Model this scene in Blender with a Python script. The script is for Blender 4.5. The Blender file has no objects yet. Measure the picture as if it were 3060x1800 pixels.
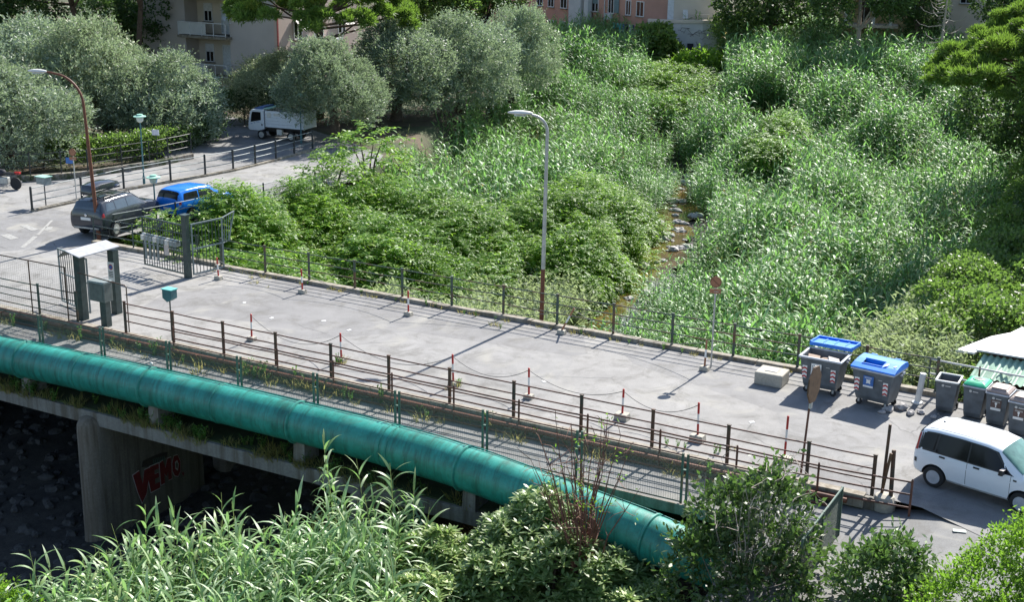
import bpy, bmesh, math, random
import numpy as np
from mathutils import Vector, Matrix, Euler
from math import sin, cos, pi, radians as rad

# ------------------------------------------------------------------ camera, sky, sun, exposure
SC = bpy.context.scene
COL = SC.collection
CAM_H, PITCH, ROLL = 14.3, rad(16.57), rad(0.82)
SUN_AZ, SUN_EL = rad(57.0), rad(41.0)          # direction TO the sun, azimuth from +X
SUN_STRENGTH, SKY_STRENGTH, EXPOSURE = 5.0, 0.10, 1.1

cd = bpy.data.cameras.new('camera')
cd.sensor_width = 36.0
cd.lens = 3957.0 / 3060.0 * 36.0
cd.clip_start, cd.clip_end = 0.5, 6000.0
camo = bpy.data.objects.new('camera', cd); COL.objects.link(camo)
_f = Vector((0, cos(PITCH), -sin(PITCH))); _r0 = Vector((1, 0, 0)); _d0 = Vector((0, -sin(PITCH), -cos(PITCH)))
_r = _r0 * cos(ROLL) - _d0 * sin(ROLL); _d = _r0 * sin(ROLL) + _d0 * cos(ROLL)
camo.matrix_world = Matrix(((_r.x, -_d.x, -_f.x, 0), (_r.y, -_d.y, -_f.y, 0), (_r.z, -_d.z, -_f.z, CAM_H), (0, 0, 0, 1)))
SC.camera = camo

wd = bpy.data.worlds.new('World'); SC.world = wd; wd.use_nodes = True
_nt = wd.node_tree; _nt.nodes.clear()
_sky = _nt.nodes.new('ShaderNodeTexSky'); _sky.sky_type = 'NISHITA'; _sky.sun_disc = False
_sky.sun_elevation = SUN_EL; _sky.sun_rotation = rad(90) - SUN_AZ; _sky.air_density = 1.0; _sky.dust_density = 0.6
_bg = _nt.nodes.new('ShaderNodeBackground'); _bg.inputs[1].default_value = SKY_STRENGTH
_wo = _nt.nodes.new('ShaderNodeOutputWorld')
_nt.links.new(_sky.outputs[0], _bg.inputs[0]); _nt.links.new(_bg.outputs[0], _wo.inputs[0])

sl = bpy.data.lights.new('sun', 'SUN'); sl.energy = SUN_STRENGTH; sl.angle = rad(0.53); sl.color = (1.0, 0.965, 0.90)
slo = bpy.data.objects.new('sun', sl); COL.objects.link(slo)
SUNV = Vector((cos(SUN_AZ) * cos(SUN_EL), sin(SUN_AZ) * cos(SUN_EL), sin(SUN_EL)))
slo.rotation_euler = (-SUNV).to_track_quat('-Z', 'Y').to_euler(); slo.location = SUNV * 200
SC.view_settings.view_transform = 'Standard'; SC.view_settings.look = 'None'
SC.view_settings.exposure = EXPOSURE; SC.view_settings.gamma = 1.0; SC.view_settings.use_curve_mapping = False
SC.cycles.max_bounces = 6; SC.cycles.diffuse_bounces = 2; SC.cycles.glossy_bounces = 2
SC.cycles.transmission_bounces = 4; SC.cycles.transparent_max_bounces = 8; SC.cycles.caustics_reflective = False
SC.cycles.caustics_refractive = False

# ------------------------------------------------------------------ frames
OX, OY, BA = -13.24, 43.54, rad(-28.9)          # bridge frame: u along the bridge, v upstream
DU = (cos(BA), sin(BA)); NV = (-sin(BA), cos(BA))
def B(u, v, z=0.0): return Vector((OX + DU[0] * u + NV[0] * v, OY + DU[1] * u + NV[1] * v, z))
def UV(x, y): return ((x - OX) * DU[0] + (y - OY) * DU[1], (x - OX) * NV[0] + (y - OY) * NV[1])
RNG = random.Random(7)
NR = np.random.RandomState(11)

# ------------------------------------------------------------------ object helpers
def tag(o, label=None, cat=None, group=None, kind=None):
    if label: o['label'] = label
    if cat: o['category'] = cat
    if group: o['group'] = group
    if kind: o['kind'] = kind
    return o
def thing(name, label, cat, loc=(0, 0, 0), rotz=0.0, group=None, rot=None):
    o = bpy.data.objects.new(name, None); COL.objects.link(o)
    o.location = loc; o.rotation_euler = rot if rot else (0, 0, rotz); o.empty_display_size = 0.3
    return tag(o, label, cat, group)
def bthing(name, label, cat, group=None): return thing(name, label, cat, (OX, OY, 0), BA, group)

class MB:
    """collects simple solids; build() links them as ONE mesh object"""
    def __init__(s): s.v = []; s.f = []; s.m = []; s.mat = 0
    def add(s, vs, fs):
        n = len(s.v); s.v += [tuple(p) for p in vs]; s.f += [tuple(i + n for i in f) for f in fs]; s.m += [s.mat] * len(fs); return s
    def box(s, c, size, rz=0.0, mtx=None, taper=1.0):
        hx, hy, hz = size[0] / 2, size[1] / 2, size[2] / 2
        vs = []
        for z, t in ((-hz, 1.0), (hz, taper)):
            for x, y in ((-hx, -hy), (hx, -hy), (hx, hy), (-hx, hy)):
                p = Vector((x * t, y * t, z))
                if mtx is not None: p = mtx @ p
                elif rz: p = Vector((p.x * cos(rz) - p.y * sin(rz), p.x * sin(rz) + p.y * cos(rz), p.z))
                vs.append(p + Vector(c))
        return s.add(vs, [(3, 2, 1, 0), (4, 5, 6, 7), (0, 1, 5, 4), (1, 2, 6, 5), (2, 3, 7, 6), (3, 0, 4, 7)])
    def b2(s, lo, hi): return s.box([(a + b) / 2 for a, b in zip(lo, hi)], [b - a for a, b in zip(lo, hi)])
    def tube(s, pts, r, seg=8, cap=True, r2=None):
        pts = [Vector(p) for p in pts]; n = len(pts); base = len(s.v); vs = []
        rs = r if isinstance(r, (list, tuple)) else [r + ((r2 if r2 is not None else r) - r) * i / max(1, n - 1) for i in range(n)]
        up = None
        for i, p in enumerate(pts):
            t = (pts[min(i + 1, n - 1)] - pts[max(i - 1, 0)])
            if t.length < 1e-9: t = Vector((0, 0, 1))
            t.normalize()
            if up is None: up = t.orthogonal().normalized() if abs(t.z) > 0.95 else Vector((0, 0, 1))
            a = up - t * up.dot(t)
            if a.length < 1e-6: a = t.orthogonal()
            a.normalize(); b = t.cross(a); up = a
            for k in range(seg):
                q = 2 * pi * (k + .5) / seg
                vs.append(p + a * (rs[i] * cos(q)) + b * (rs[i] * sin(q)))
        fs = []
        for i in range(n - 1):
            for k in range(seg):
                k2 = (k + 1) % seg
                fs.append((i * seg + k, i * seg + k2, (i + 1) * seg + k2, (i + 1) * seg + k))
        if cap:
            fs.append(tuple(range(seg - 1, -1, -1))); fs.append(tuple((n - 1) * seg + k for k in range(seg)))
        return s.add(vs, fs)
    def lathe(s, prof, c=(0, 0, 0), seg=16, mtx=None):
        vs = []; c = Vector(c)
        for r, z in prof:
            for k in range(seg):
                a = 2 * pi * k / seg; p = Vector((r * cos(a), r * sin(a), z))
                vs.append((mtx @ p if mtx is not None else p) + c)
        n = len(prof); fs = []
        for i in range(n - 1):
            for k in range(seg):
                k2 = (k + 1) % seg
                fs.append((i * seg + k, i * seg + k2, (i + 1) * seg + k2, (i + 1) * seg + k))
        fs.append(tuple(range(seg - 1, -1, -1))); fs.append(tuple((n - 1) * seg + k for k in range(seg)))
        return s.add(vs, fs)
    def prism(s, poly, o, ax, ay, az, h):
        """polygon (a,b) laid out on axes ax, ay from o, extruded h along az"""
        o, ax, ay, az = Vector(o), Vector(ax), Vector(ay), Vector(az); n = len(poly)
        vs = [o + ax * a + ay * b for a, b in poly] + [o + ax * a + ay * b + az * h for a, b in poly]
        fs = [tuple(range(n - 1, -1, -1)), tuple(range(n, 2 * n))] + [(i, (i + 1) % n, n + (i + 1) % n, n + i) for i in range(n)]
        return s.add(vs, fs)
    def build(s, name, mat, parent=None, smooth=False, bevel=0.0, kind=None):
        me = bpy.data.meshes.new(name); me.from_pydata(s.v, [], s.f)
        mats = mat if isinstance(mat, (list, tuple)) else [mat]
        for m in mats: me.materials.append(m)
        if len(mats) > 1: me.polygons.foreach_set('material_index', s.m)
        if smooth:
            me.polygons.foreach_set('use_smooth', [True] * len(me.polygons))
            try: me.set_sharp_from_angle(angle=rad(40))
            except Exception: pass
        me.update()
        o = bpy.data.objects.new(name, me); COL.objects.link(o)
        if parent is not None: o.parent = parent
        if bevel:
            md = o.modifiers.new('bevel', 'BEVEL'); md.width = bevel; md.segments = 2; md.limit_method = 'ANGLE'
        if kind: o['kind'] = kind
        return o
def copy_tree(o, parent=None):
    c = o.copy(); COL.objects.link(c); c.parent = parent
    for ch in o.children: copy_tree(ch, c)
    return c
def inst(name, me, parent=None, loc=(0, 0, 0), rot=(0, 0, 0), sc=(1, 1, 1)):
    o = bpy.data.objects.new(name, me); COL.objects.link(o); o.parent = parent
    o.location = loc; o.rotation_euler = rot; o.scale = sc; return o

# ------------------------------------------------------------------ materials
MATS = {}
class G:
    def __init__(s, name):
        s.m = bpy.data.materials.new(name); s.m.use_nodes = True; s.t = s.m.node_tree; s.t.nodes.clear()
        s.out = s.n('ShaderNodeOutputMaterial'); s.p = s.n('ShaderNodeBsdfPrincipled'); s.l(s.p.outputs[0], s.out.inputs[0])
        s.tc = None
    def n(s, t, **kw):
        x = s.t.nodes.new(t)
        for k, v in kw.items(): setattr(x, k, v)
        return x
    def l(s, a, b): s.t.links.new(a, b)
    def co(s, kind='Object'):
        if s.tc is None: s.tc = s.n('ShaderNodeTexCoord')
        return s.tc.outputs[kind]
    def noise(s, scale, detail=4, rough=.55, kind='Object', dist=0.0, vec=None):
        x = s.n('ShaderNodeTexNoise'); x.inputs['Scale'].default_value = scale; x.inputs['Detail'].default_value = detail
        x.inputs['Roughness'].default_value = rough; x.inputs['Distortion'].default_value = dist
        s.l(vec if vec is not None else s.co(kind), x.inputs['Vector']); return x.outputs[0]
    def ramp(s, fac, stops):
        r = s.n('ShaderNodeValToRGB'); e = r.color_ramp.elements
        while len(e) < len(stops): e.new(0.5)
        for q, (p, c) in zip(e, stops):
            q.position = p; q.color = (*c, 1) if len(c) == 3 else c
        s.l(fac, r.inputs[0]); return r.outputs[0]
    def mix(s, fac, a, b, mode='MIX'):
        x = s.n('ShaderNodeMix', data_type='RGBA', blend_type=mode)
        for sock, v in ((x.inputs[0], fac), (x.inputs[6], a), (x.inputs[7], b)):
            if hasattr(v, 'links') or isinstance(v, bpy.types.NodeSocket): s.l(v, sock)
            elif isinstance(v, (int, float)): sock.default_value = v
            else: sock.default_value = (*v, 1)
        return x.outputs[2]
    def bump(s, h, strength=.3, dist=.02):
        b = s.n('ShaderNodeBump'); b.inputs['Strength'].default_value = strength; b.inputs['Distance'].default_value = dist
        s.l(h, b.inputs['Height']); s.l(b.outputs[0], s.p.inputs['Normal']); return s
    def col(s, c):
        if isinstance(c, bpy.types.NodeSocket): s.l(c, s.p.inputs['Base Color'])
        else: s.p.inputs['Base Color'].default_value = (*c, 1)
        return s
    def set(s, **kw):
        for k, v in kw.items(): s.p.inputs[k.replace('_', ' ')].default_value = v
        return s
def M(name): return MATS[name]
def plain(name, c, rough=.5, metal=0.0, var=.12, scale=6.0, spec=.5, bump=0.0):
    g = G(name); f = g.noise(scale, 5)
    g.col(g.ramp(f, [(.3, [max(0, x * (1 - var)) for x in c]), (.7, [x * (1 + var) for x in c])])).set(Roughness=rough, Metallic=metal)
    g.p.inputs['Specular IOR Level'].default_value = spec
    if bump: g.bump(g.noise(scale * 6, 4), bump, .01)
    MATS[name] = g.m; return g.m
def rusty(name, paint, rust, amount=.5, scale=3.0, rough=.6):
    g = G(name); f = g.noise(scale, 8, .7); f2 = g.noise(scale * 7, 5)
    r = g.mix(f2, [x * .6 for x in rust], [x * 1.25 for x in rust])
    k = g.ramp(f, [(max(0, .62 - amount * .35), (0, 0, 0)), (min(1, .72 - amount * .3), (1, 1, 1))])
    g.col(g.mix(k, paint, r)).set(Roughness=rough); g.bump(f2, .25, .006); MATS[name] = g.m; return g.m

def asphalt(name, base, tint=(1, 1, 1), crack=True, patch=.25):
    g = G(name); big = g.noise(.22, 5, .6); mid = g.noise(1.3, 6, .65); fine = g.noise(38, 3, .7)
    a = [base * t for t in tint]
    c = g.ramp(big, [(.32, [x * (1 - patch) for x in a]), (.5, a), (.68, [x * (1 + patch * .8) for x in a])])
    c = g.mix(.6, c, g.ramp(mid, [(.3, [x * .62 for x in a]), (.7, [x * 1.3 for x in a])]))
    c = g.mix(.35, c, g.ramp(fine, [(.35, [x * .55 for x in a]), (.65, [x * 1.4 for x in a])]))
    br_ = g.n('ShaderNodeTexVoronoi'); br_.inputs['Scale'].default_value = .16; br_.inputs['Randomness'].default_value = 1.0; g.l(g.co(), br_.inputs['Vector']); sp_ = g.n('ShaderNodeSeparateColor'); g.l(br_.outputs['Color'], sp_.inputs[0])
    c = g.mix(.5, c, g.mix(1.0, c, g.ramp(sp_.outputs[0], [(.2, (.72, .72, .74)), (.5, (1, 1, 1)), (.8, (1.22, 1.2, 1.16))]), 'MULTIPLY'))
    # dusty / stained areas and sealed patches
    st = g.ramp(g.noise(.55, 3, .5, dist=1.2), [(.56, (0, 0, 0)), (.72, (.75, .75, .75))])
    c = g.mix(st, c, [base * 1.3, base * 1.24, base * 1.1])
    st2 = g.ramp(g.noise(.9, 6, .75, dist=.6), [(.5, (0, 0, 0)), (.68, (.85, .85, .85))])
    c = g.mix(st2, c, [base * .6, base * .57, base * .52])
    if crack:
        v = g.n('ShaderNodeTexVoronoi', feature='DISTANCE_TO_EDGE'); v.inputs['Scale'].default_value = .33
        w = g.n('ShaderNodeMix', data_type='VECTOR'); w.inputs[0].default_value = .35
        nn = g.n('ShaderNodeTexNoise'); nn.inputs['Scale'].default_value = 1.1; nn.inputs['Detail'].default_value = 6; g.l(g.co(), nn.inputs['Vector'])
        g.l(g.co(), w.inputs[4]); g.l(nn.outputs[1], w.inputs[5]); g.l(w.outputs[1], v.inputs['Vector'])
        k = g.ramp(v.outputs['Distance'], [(.002, (1, 1, 1)), (.007, (0, 0, 0))])
        gate = g.ramp(g.noise(.4, 2), [(.5, (0, 0, 0)), (.6, (.7, .7, .7))])
        k2 = g.mix(1.0, k, gate, 'MULTIPLY'); c = g.mix(k2, c, [base * .35] * 3)
    g.col(c).set(Roughness=.88); g.p.inputs['Specular IOR Level'].default_value = .3
    g.bump(fine, .35, .008); MATS[name] = g.m; return g.m
def concrete(name, base, moss=0.0, rough=.85, streak=True):
    g = G(name); a = base
    c = g.ramp(g.noise(.9, 7, .65), [(.3, [x * .72 for x in a]), (.7, [x * 1.15 for x in a])])
    c = g.mix(.4, c, g.ramp(g.noise(14, 5, .7), [(.35, [x * .6 for x in a]), (.65, [x * 1.25 for x in a])]))
    if streak:
        mp = g.n('ShaderNodeMapping'); mp.inputs['Scale'].default_value = (3.5, 3.5, .25); g.l(g.co(), mp.inputs[0])
        s_ = g.ramp(g.noise(1.0, 6, .65, vec=mp.outputs[0]), [(.44, (0, 0, 0)), (.64, (.85, .85, .85))])
        c = g.mix(s_, c, [a[0] * .42, a[1] * .36, a[2] * .27])
    if moss:
        k = g.ramp(g.noise(1.6, 6, .7), [(.62 - moss * .3, (0, 0, 0)), (.72 - moss * .25, (1, 1, 1))])
        c = g.mix(k, c, g.mix(g.noise(9, 3), (.018, .03, .008), (.05, .075, .02)))
    g.col(c).set(Roughness=rough); g.bump(g.noise(22, 6, .7), .4, .015); MATS[name] = g.m; return g.m
def leafm(name, c1, c2, rough=.45, trans=.35, spec=.5, c3=None, tcol=None):
    """leaf: colour varies leaf by leaf; part of the light passes through"""
    g = G(name); ge = g.n('ShaderNodeNewGeometry'); ri = ge.outputs['Random Per Island']
    stops = [(0.0, c1), (.55, c2)] + ([(1.0, c3)] if c3 else [])
    oi = g.n('ShaderNodeObjectInfo'); c = g.ramp(ri, stops); big = g.noise(.22, 3, vec=ge.outputs['Position'])
    c = g.mix(1.0, c, g.ramp(oi.outputs['Random'], [(0, (.66, .66, .62)), (.55, (1, 1, 1)), (.9, (1.18, 1.12, 1.0)), (1, (1.35, 1.1, .8))]), 'MULTIPLY')
    c = g.mix(g.ramp(big, [(.42, (0, 0, 0)), (.62, (.5, .5, .5))]), c, [c1[0] * .95, c1[1] * .8, c1[2] * .6])
    g.col(c).set(Roughness=rough); g.p.inputs['Specular IOR Level'].default_value = spec
    tr = g.n('ShaderNodeBsdfTranslucent')
    t = tcol or [min(1, x * 1.5) for x in (c2[0] * 1.05, c2[1] * 1.1, c2[2] * .75)]
    tr.inputs[0].default_value = (*t, 1)
    mx = g.n('ShaderNodeMixShader'); mx.inputs[0].default_value = trans
    g.l(g.p.outputs[0], mx.inputs[1]); g.l(tr.outputs[0], mx.inputs[2]); g.l(mx.outputs[0], g.out.inputs[0])
    MATS[name] = g.m; return g.m

asphalt('deck_asphalt', .23, (1.03, 1, .97), patch=.42); asphalt('street_asphalt', .23, (1.02, 1, .98), patch=.42); asphalt('yard_asphalt', .18)
asphalt('walk_concrete', .215, (1, .99, .96), crack=False)
concrete('kerb_concrete', (.30, .27, .22)); concrete('beam_concrete', (.22, .21, .185)); concrete('moss_concrete', (.07, .06, .04), moss=1.0, streak=False)
concrete('pier_concrete', (.20, .17, .135)); concrete('block_concrete', (.40, .37, .31), streak=False); concrete('old_wall', (.24, .22, .19), moss=.5)
rusty('rail_green', (.045, .075, .06), (.13, .07, .035), .45, 1.6); rusty('rail_brown', (.035, .035, .025), (.10, .05, .028), .6, 2.0)
rusty('rail_rust', (.07, .03, .02), (.16, .065, .04), .6, 2.5); rusty('rust_plain', (.19, .075, .04), (.34, .15, .08), .8, 4)
rusty('gas_rust', (.10, .035, .022), (.17, .06, .03), .7, 3); rusty('lamp_rust', (.055, .02, .013), (.15, .05, .025), .8, 1.5)
plain('rail_black', (.02, .025, .028), .5); plain('gate_green', (.035, .055, .052), .45, var=.3); plain('gate_grey', (.20, .235, .235), .5, var=.25)
rusty('fence_green', (.06, .11, .085), (.16, .12, .07), .25, 2.2); plain('wire_green', (.05, .08, .06), .5)
plain('lamp_grey', (.42, .42, .40), .45, .3, var=.2); plain('lamp_head', (.62, .60, .56), .4); plain('lamp_glass', (.55, .6, .55), .25)
plain('white_paint', (.72, .71, .68), .5, var=.1); plain('red_paint', (.42, .02, .018), .45, var=.2); plain('off_white', (.55, .54, .5), .55)
plain('box_teal', (.045, .13, .145), .5, var=.2); plain('box_grey', (.10, .115, .105), .6, var=.25); plain('sheet_white', (.55, .55, .56), .45, var=.06)
plain('black_plastic', (.015, .015, .017), .4); plain('tyre', (.02, .02, .021), .8); plain('steel', (.4, .4, .42), .35, .8); plain('rope_grey', (.16, .15, .14), .8)
plain('wood_brown', (.11, .06, .03), .7, var=.35, scale=9); plain('glass_dark', (.012, .012, .013), .1, spec=.22); plain('glass_green', (.10, .20, .17), .08, spec=.7, var=.5, scale=2)
plain('car_white', (.76, .79, .83), .22, var=.01); plain('car_dark', (.03, .036, .048), .16, var=.05, spec=.7); plain('car_blue', (.008, .16, .62), .22, var=.03)
plain('truck_white', (.62, .66, .70), .4, var=.05); plain('tail_red', (.35, .012, .012), .25); plain('chrome', (.6, .6, .62), .2, .9)
plain('bin_grey', (.095, .108, .118), .55, var=.3, scale=3); plain('bin_rim', (.42, .44, .48), .5); plain('lid_blue', (.012, .19, .72), .42, var=.15); plain('lid_green', (.03, .42, .22), .4)
plain('lid_brown', (.30, .23, .20), .5); plain('cardboard', (.30, .21, .15), .8, var=.2); plain('card_pale', (.5, .44, .4), .8); plain('sticker_blue', (.03, .12, .36), .5); plain('sticker_brown', (.10, .06, .05), .5)
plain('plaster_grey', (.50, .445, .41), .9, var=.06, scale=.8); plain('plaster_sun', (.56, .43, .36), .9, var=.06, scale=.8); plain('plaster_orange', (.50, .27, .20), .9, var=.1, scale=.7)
plain('plaster_beige', (.60, .52, .42), .9, var=.08, scale=.8); plain('plaster_cold', (.56, .56, .54), .9, var=.12, scale=.6); plain('plaster_yellow', (.56, .42, .24), .9); plain('roof_dark', (.16, .12, .10), .8)
plain('frame_white', (.62, .62, .62), .5); plain('shutter_grey', (.13, .2, .21), .6); plain('awning', (.70, .66, .6), .8); plain('red_trim', (.30, .07, .06), .7); plain('curtain', (.6, .62, .63), .8)
plain('bark', (.075, .055, .04), .9, var=.4, scale=8, bump=.6); plain('bark_pine', (.10, .065, .045), .9, var=.4, scale=6, bump=.6); plain('twig_red', (.16, .075, .05), .8, var=.4, scale=9); plain('twig_grey', (.30, .25, .21), .8)
plain('cane', (.20, .24, .08), .6, var=.3); plain('stone', (.34, .32, .31), .8, var=.35, scale=2.5, bump=.4); plain('stone_pale', (.5, .47, .43), .85, var=.2); plain('tarp_blue', (.02, .06, .3), .5)
plain('cloth_teal', (.12, .42, .40), .8); plain('cloth_navy', (.03, .04, .10), .8); plain('cloth_white', (.65, .65, .66), .8); plain('cloth_blue', (.08, .14, .3), .8); plain('cloth_black', (.02, .02, .03), .8)
plain('graffiti_red', (.20, .022, .02), .75, var=.2); plain('graffiti_white', (.55, .48, .47), .75); plain('graffiti_dark', (.05, .035, .03), .8); plain('graffiti_green', (.07, .14, .11), .8)
plain('stone_shaded', (.04, .038, .036), .8, var=.4, scale=2.5, bump=.4)  # stone copy darkened to put the shade under the bridge into its colour
plain('glass_sky', (.05, .07, .09), .06, spec=.9)
plain('paint_worn', (.27, .265, .25), .85, var=.3, scale=9)
plain('sign_white', (.6, .6, .66), .5)
plain('sign_blue', (.05, .16, .45), .5)
plain('booth_roof', (.34, .34, .36), .5, var=.12)
# ------------------------------------------------------------------ terrain
def sst(a, b, x):
    t = np.clip((x - a) / (b - a), 0, 1); return t * t * (3 - 2 * t)
LEV = [-60, -12, -4, 8.6, 9.5, 14, 21, 33, 45, 60, 75, 100, 140]; LEU = [-30, -22, -14, -13.5, -11.2, -10.6, -9.8, -11, -15.5, -20, -25, -31, -36]
def ground_h(x, y):
    u = (x - OX) * DU[0] + (y - OY) * DU[1]; v = (x - OX) * NV[0] + (y - OY) * NV[1]
    # left bank edge
    le = np.interp(v, LEV, LEU)
    re = np.interp(v, [-40, -12, -5, -1, 9, 14, 25, 45, 70, 110, 140], [30, 27, 25.2, 26.6, 26.5, 27, 30, 36, 42, 50, 60])
    rw = np.interp(v, [-40, -6, -3, 0, 8, 12, 40], [10, 9, 5, 2.5, 2.5, 6, 10])
    bed = np.interp(v, [-40, -5, 9, 57, 66, 75, 90, 130], [-6.6, -6.0, -5.3, -4.8, -2.6, -.4, .4, .9])
    kl = 1 - sst(le - .3, le + 1.8, u); kr = sst(re - rw, re, u)
    k = np.maximum(kl, kr)
    bump = .25 * np.sin(x * .9 + 1.3 * np.sin(y * .37)) * np.sin(y * .71) + .12 * np.sin(x * 2.3) * np.cos(y * 1.9)
    low = np.where(u > 10, np.interp(v, [-8, -4, -.8, 1], [-1.6, -1.1, -.9, -.09]), -.09); z = bed * (1 - k) + low * k + bump * (1 - k) * .8
    z = z + np.where(u > 10, np.interp(v, [30, 60, 90, 120], [0, .8, 2.2, 3.2]), 0) * k
    # camera-side bank climbs behind and below the viewer
    z = z + np.clip((-v - 26) * .25, 0, 8) * kr * 0
    far = sst(120, 240, y); z = z * (1 - far) + (1.0 + 14 * sst(180, 420, y)) * far
    cap = np.clip(.0 - 0, -9, 9)
    return z
def axis(a, b, lo, hi, step):
    mid = np.arange(a, b + .01, step); out = []
    x = a; s = step * 2
    while x > lo: x -= s; out.append(x); s *= 1.45
    out = out[::-1]; out2 = []; x = b; s = step * 2
    while x < hi: x += s; out2.append(x); s *= 1.45
    return np.array(out + list(mid) + out2)
def ground_mesh():
    xs = axis(-55, 60, -2500, 2500, .8); ys = axis(12, 130, -2000, 4500, .8)
    X, Y = np.meshgrid(xs, ys); Z = ground_h(X, Y); nx, ny = len(xs), len(ys)
    me = bpy.data.meshes.new('ground'); v = np.stack([X, Y, Z], -1).reshape(-1, 3)
    i = np.arange(nx * ny).reshape(ny, nx); f = np.stack([i[:-1, :-1], i[:-1, 1:], i[1:, 1:], i[1:, :-1]], -1).reshape(-1, 4)
    mesh_from(me, v, f); return me
def mesh_from(me, v, f, smooth=True):
    v = np.asarray(v, np.float32); f = np.asarray(f, np.int32); k = f.shape[1]
    me.vertices.add(len(v)); me.vertices.foreach_set('co', v.ravel()); me.loops.add(f.size); me.loops.foreach_set('vertex_index', f.ravel())
    me.polygons.add(len(f)); me.polygons.foreach_set('loop_start', np.arange(0, f.size, k, dtype=np.int32))
    me.polygons.foreach_set('use_smooth', np.full(len(f), smooth)); me.update(calc_edges=True); me.validate()
    return me
def ground_mat():
    g = G('earth'); z = g.n('ShaderNodeSeparateXYZ'); g.l(g.co(), z.inputs[0])
    soil = g.ramp(g.noise(1.2, 7, .7), [(.3, (.045, .032, .02)), (.55, (.10, .07, .045)), (.72, (.17, .10, .062))])
    grass = g.ramp(g.noise(4.0, 5), [(.35, (.02, .035, .01)), (.65, (.06, .08, .025))])
    c = g.mix(g.ramp(g.noise(.3, 4), [(.42, (0, 0, 0)), (.6, (1, 1, 1))]), soil, grass)
    bed = g.ramp(g.noise(2.2, 6, .75), [(.3, (.012, .011, .01)), (.7, (.05, .045, .038))])  # very dark bed colours carry the shade under the bridge
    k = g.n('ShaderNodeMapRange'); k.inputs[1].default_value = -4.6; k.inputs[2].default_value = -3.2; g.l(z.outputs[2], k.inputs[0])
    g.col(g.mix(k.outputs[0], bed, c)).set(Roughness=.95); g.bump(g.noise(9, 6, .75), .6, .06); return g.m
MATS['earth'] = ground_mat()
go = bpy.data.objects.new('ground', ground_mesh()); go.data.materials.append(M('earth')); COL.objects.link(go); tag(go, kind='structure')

def sheet(name, pts, mat, kind='structure', z=None, sub=0):
    """flat polygon of (u,v[,z]) points in the bridge frame"""
    me = bpy.data.meshes.new(name); me.from_pydata([B(p[0], p[1], p[2] if len(p) > 2 else z) for p in pts], [], [tuple(range(len(pts)))])
    me.materials.append(M(mat)); me.update(); o = bpy.data.objects.new(name, me); COL.objects.link(o)
    if kind: o['kind'] = kind
    return o
# deck and the street it leads to, left street, yard
sheet('road', [(-4.2, -.05), (26.2, -.05), (27.0, -.12), (28.6, -1.0), (30.2, -4), (33, -9.5), (39, -15), (60, -15), (60, 7.2), (34, 7.6), (25, 8.15), (-4.2, 8.15)], 'deck_asphalt', z=0.0)
sheet('street', [(-4.2, -.05), (-4.2, 8.25), (-10.4, 8.3), (-10.5, 9.4), (-9.75, 14), (-9.15, 21), (-9.0, 27), (-12.0, 33), (-16.2, 35.6), (-22, 38.5), (-34, 40), (-30, 30), (-21.5, 25), (-22.3, 19), (-24.2, 15.2), (-40, 6), (-70, 2), (-70, -.05)], 'street_asphalt', z=-.004)
# walkway end slab and ramp up to the street
def ramp_sheet():
    me = bpy.data.meshes.new('pavement'); us = np.linspace(23.6, 40, 34); vs = np.linspace(-16, .15, 33); vv = []; ff = []
    for v in vs:
        for u in us:
            lim = -9.0 + (u - 25) * -.9
            z = -.35 + .345 * float(sst(25.8, 28.2 + max(0, -v - 2) * .25, u)); z = z if v > -5.2 - max(0, u - 26) * 1.1 else z - .25 * (-5.2 - max(0, u - 26) * 1.1 - v)
            vv.append(B(u, v, z - .004))
    n = len(us)
    for j in range(len(vs) - 1):
        for i in range(n - 1): ff.append((j * n + i, j * n + i + 1, (j + 1) * n + i + 1, (j + 1) * n + i))
    me.from_pydata(vv, [], ff); me.materials.append(M('walk_concrete')); me.update()
    o = bpy.data.objects.new('pavement', me); COL.objects.link(o); o['kind'] = 'structure'; return o
ramp_sheet()

# stream
def water_mat():
    g = G('water'); g.col((.075, .05, .018)).set(Roughness=.06); g.p.inputs['Specular IOR Level'].default_value = .6
    c = g.ramp(g.noise(.8, 4), [(.35, (.05, .035, .012)), (.65, (.13, .085, .03))]); g.col(c); g.bump(g.noise(3.5, 4, .6), .12, .03); MATS['water'] = g.m
water_mat()
SC_STREAM = [(9.4, 112, 1.6), (11.6, 100, 1.8), (12.3, 93, 2.1), (11.4, 87, 2.0), (9.9, 81, 1.9), (9.0, 76, 2.3), (7.6, 70, 2.4), (5.8, 63, 2.2), (3.8, 56, 2.4), (1.5, 50, 3), (-2, 43, 3.5), (-6, 37, 4), (-10, 30, 5), (-14, 22, 6)]
def stream():
    P = np.array(SC_STREAM); t = np.linspace(0, len(P) - 1, 90); C = np.stack([np.interp(t, range(len(P)), P[:, k]) for k in range(3)], -1)
    d = np.gradient(C[:, :2], axis=0); d /= np.linalg.norm(d, axis=1)[:, None]; nn = np.stack([-d[:, 1], d[:, 0]], -1); vv = []; ff = []
    for i in range(len(C)):
        w = C[i, 2] * (1 + .25 * sin(i * .9) + .12 * sin(i * 2.3))
        zz = np.interp(UV(C[i, 0], C[i, 1])[1], [-40, -5, 9, 60, 130], [-6.35, -5.75, -5.05, -4.52, -3.3])
        for s in (-1, 1): vv.append((C[i, 0] + nn[i, 0] * w * s * .62, C[i, 1] + nn[i, 1] * w * s * .62, zz))
        if i: ff.append((2 * i - 2, 2 * i - 1, 2 * i + 1, 2 * i))
    me = bpy.data.meshes.new('water'); me.from_pydata(vv, [], ff); me.materials.append(M('water')); me.update()
    o = bpy.data.objects.new('water', me); COL.objects.link(o); o['kind'] = 'structure'
stream()
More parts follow.
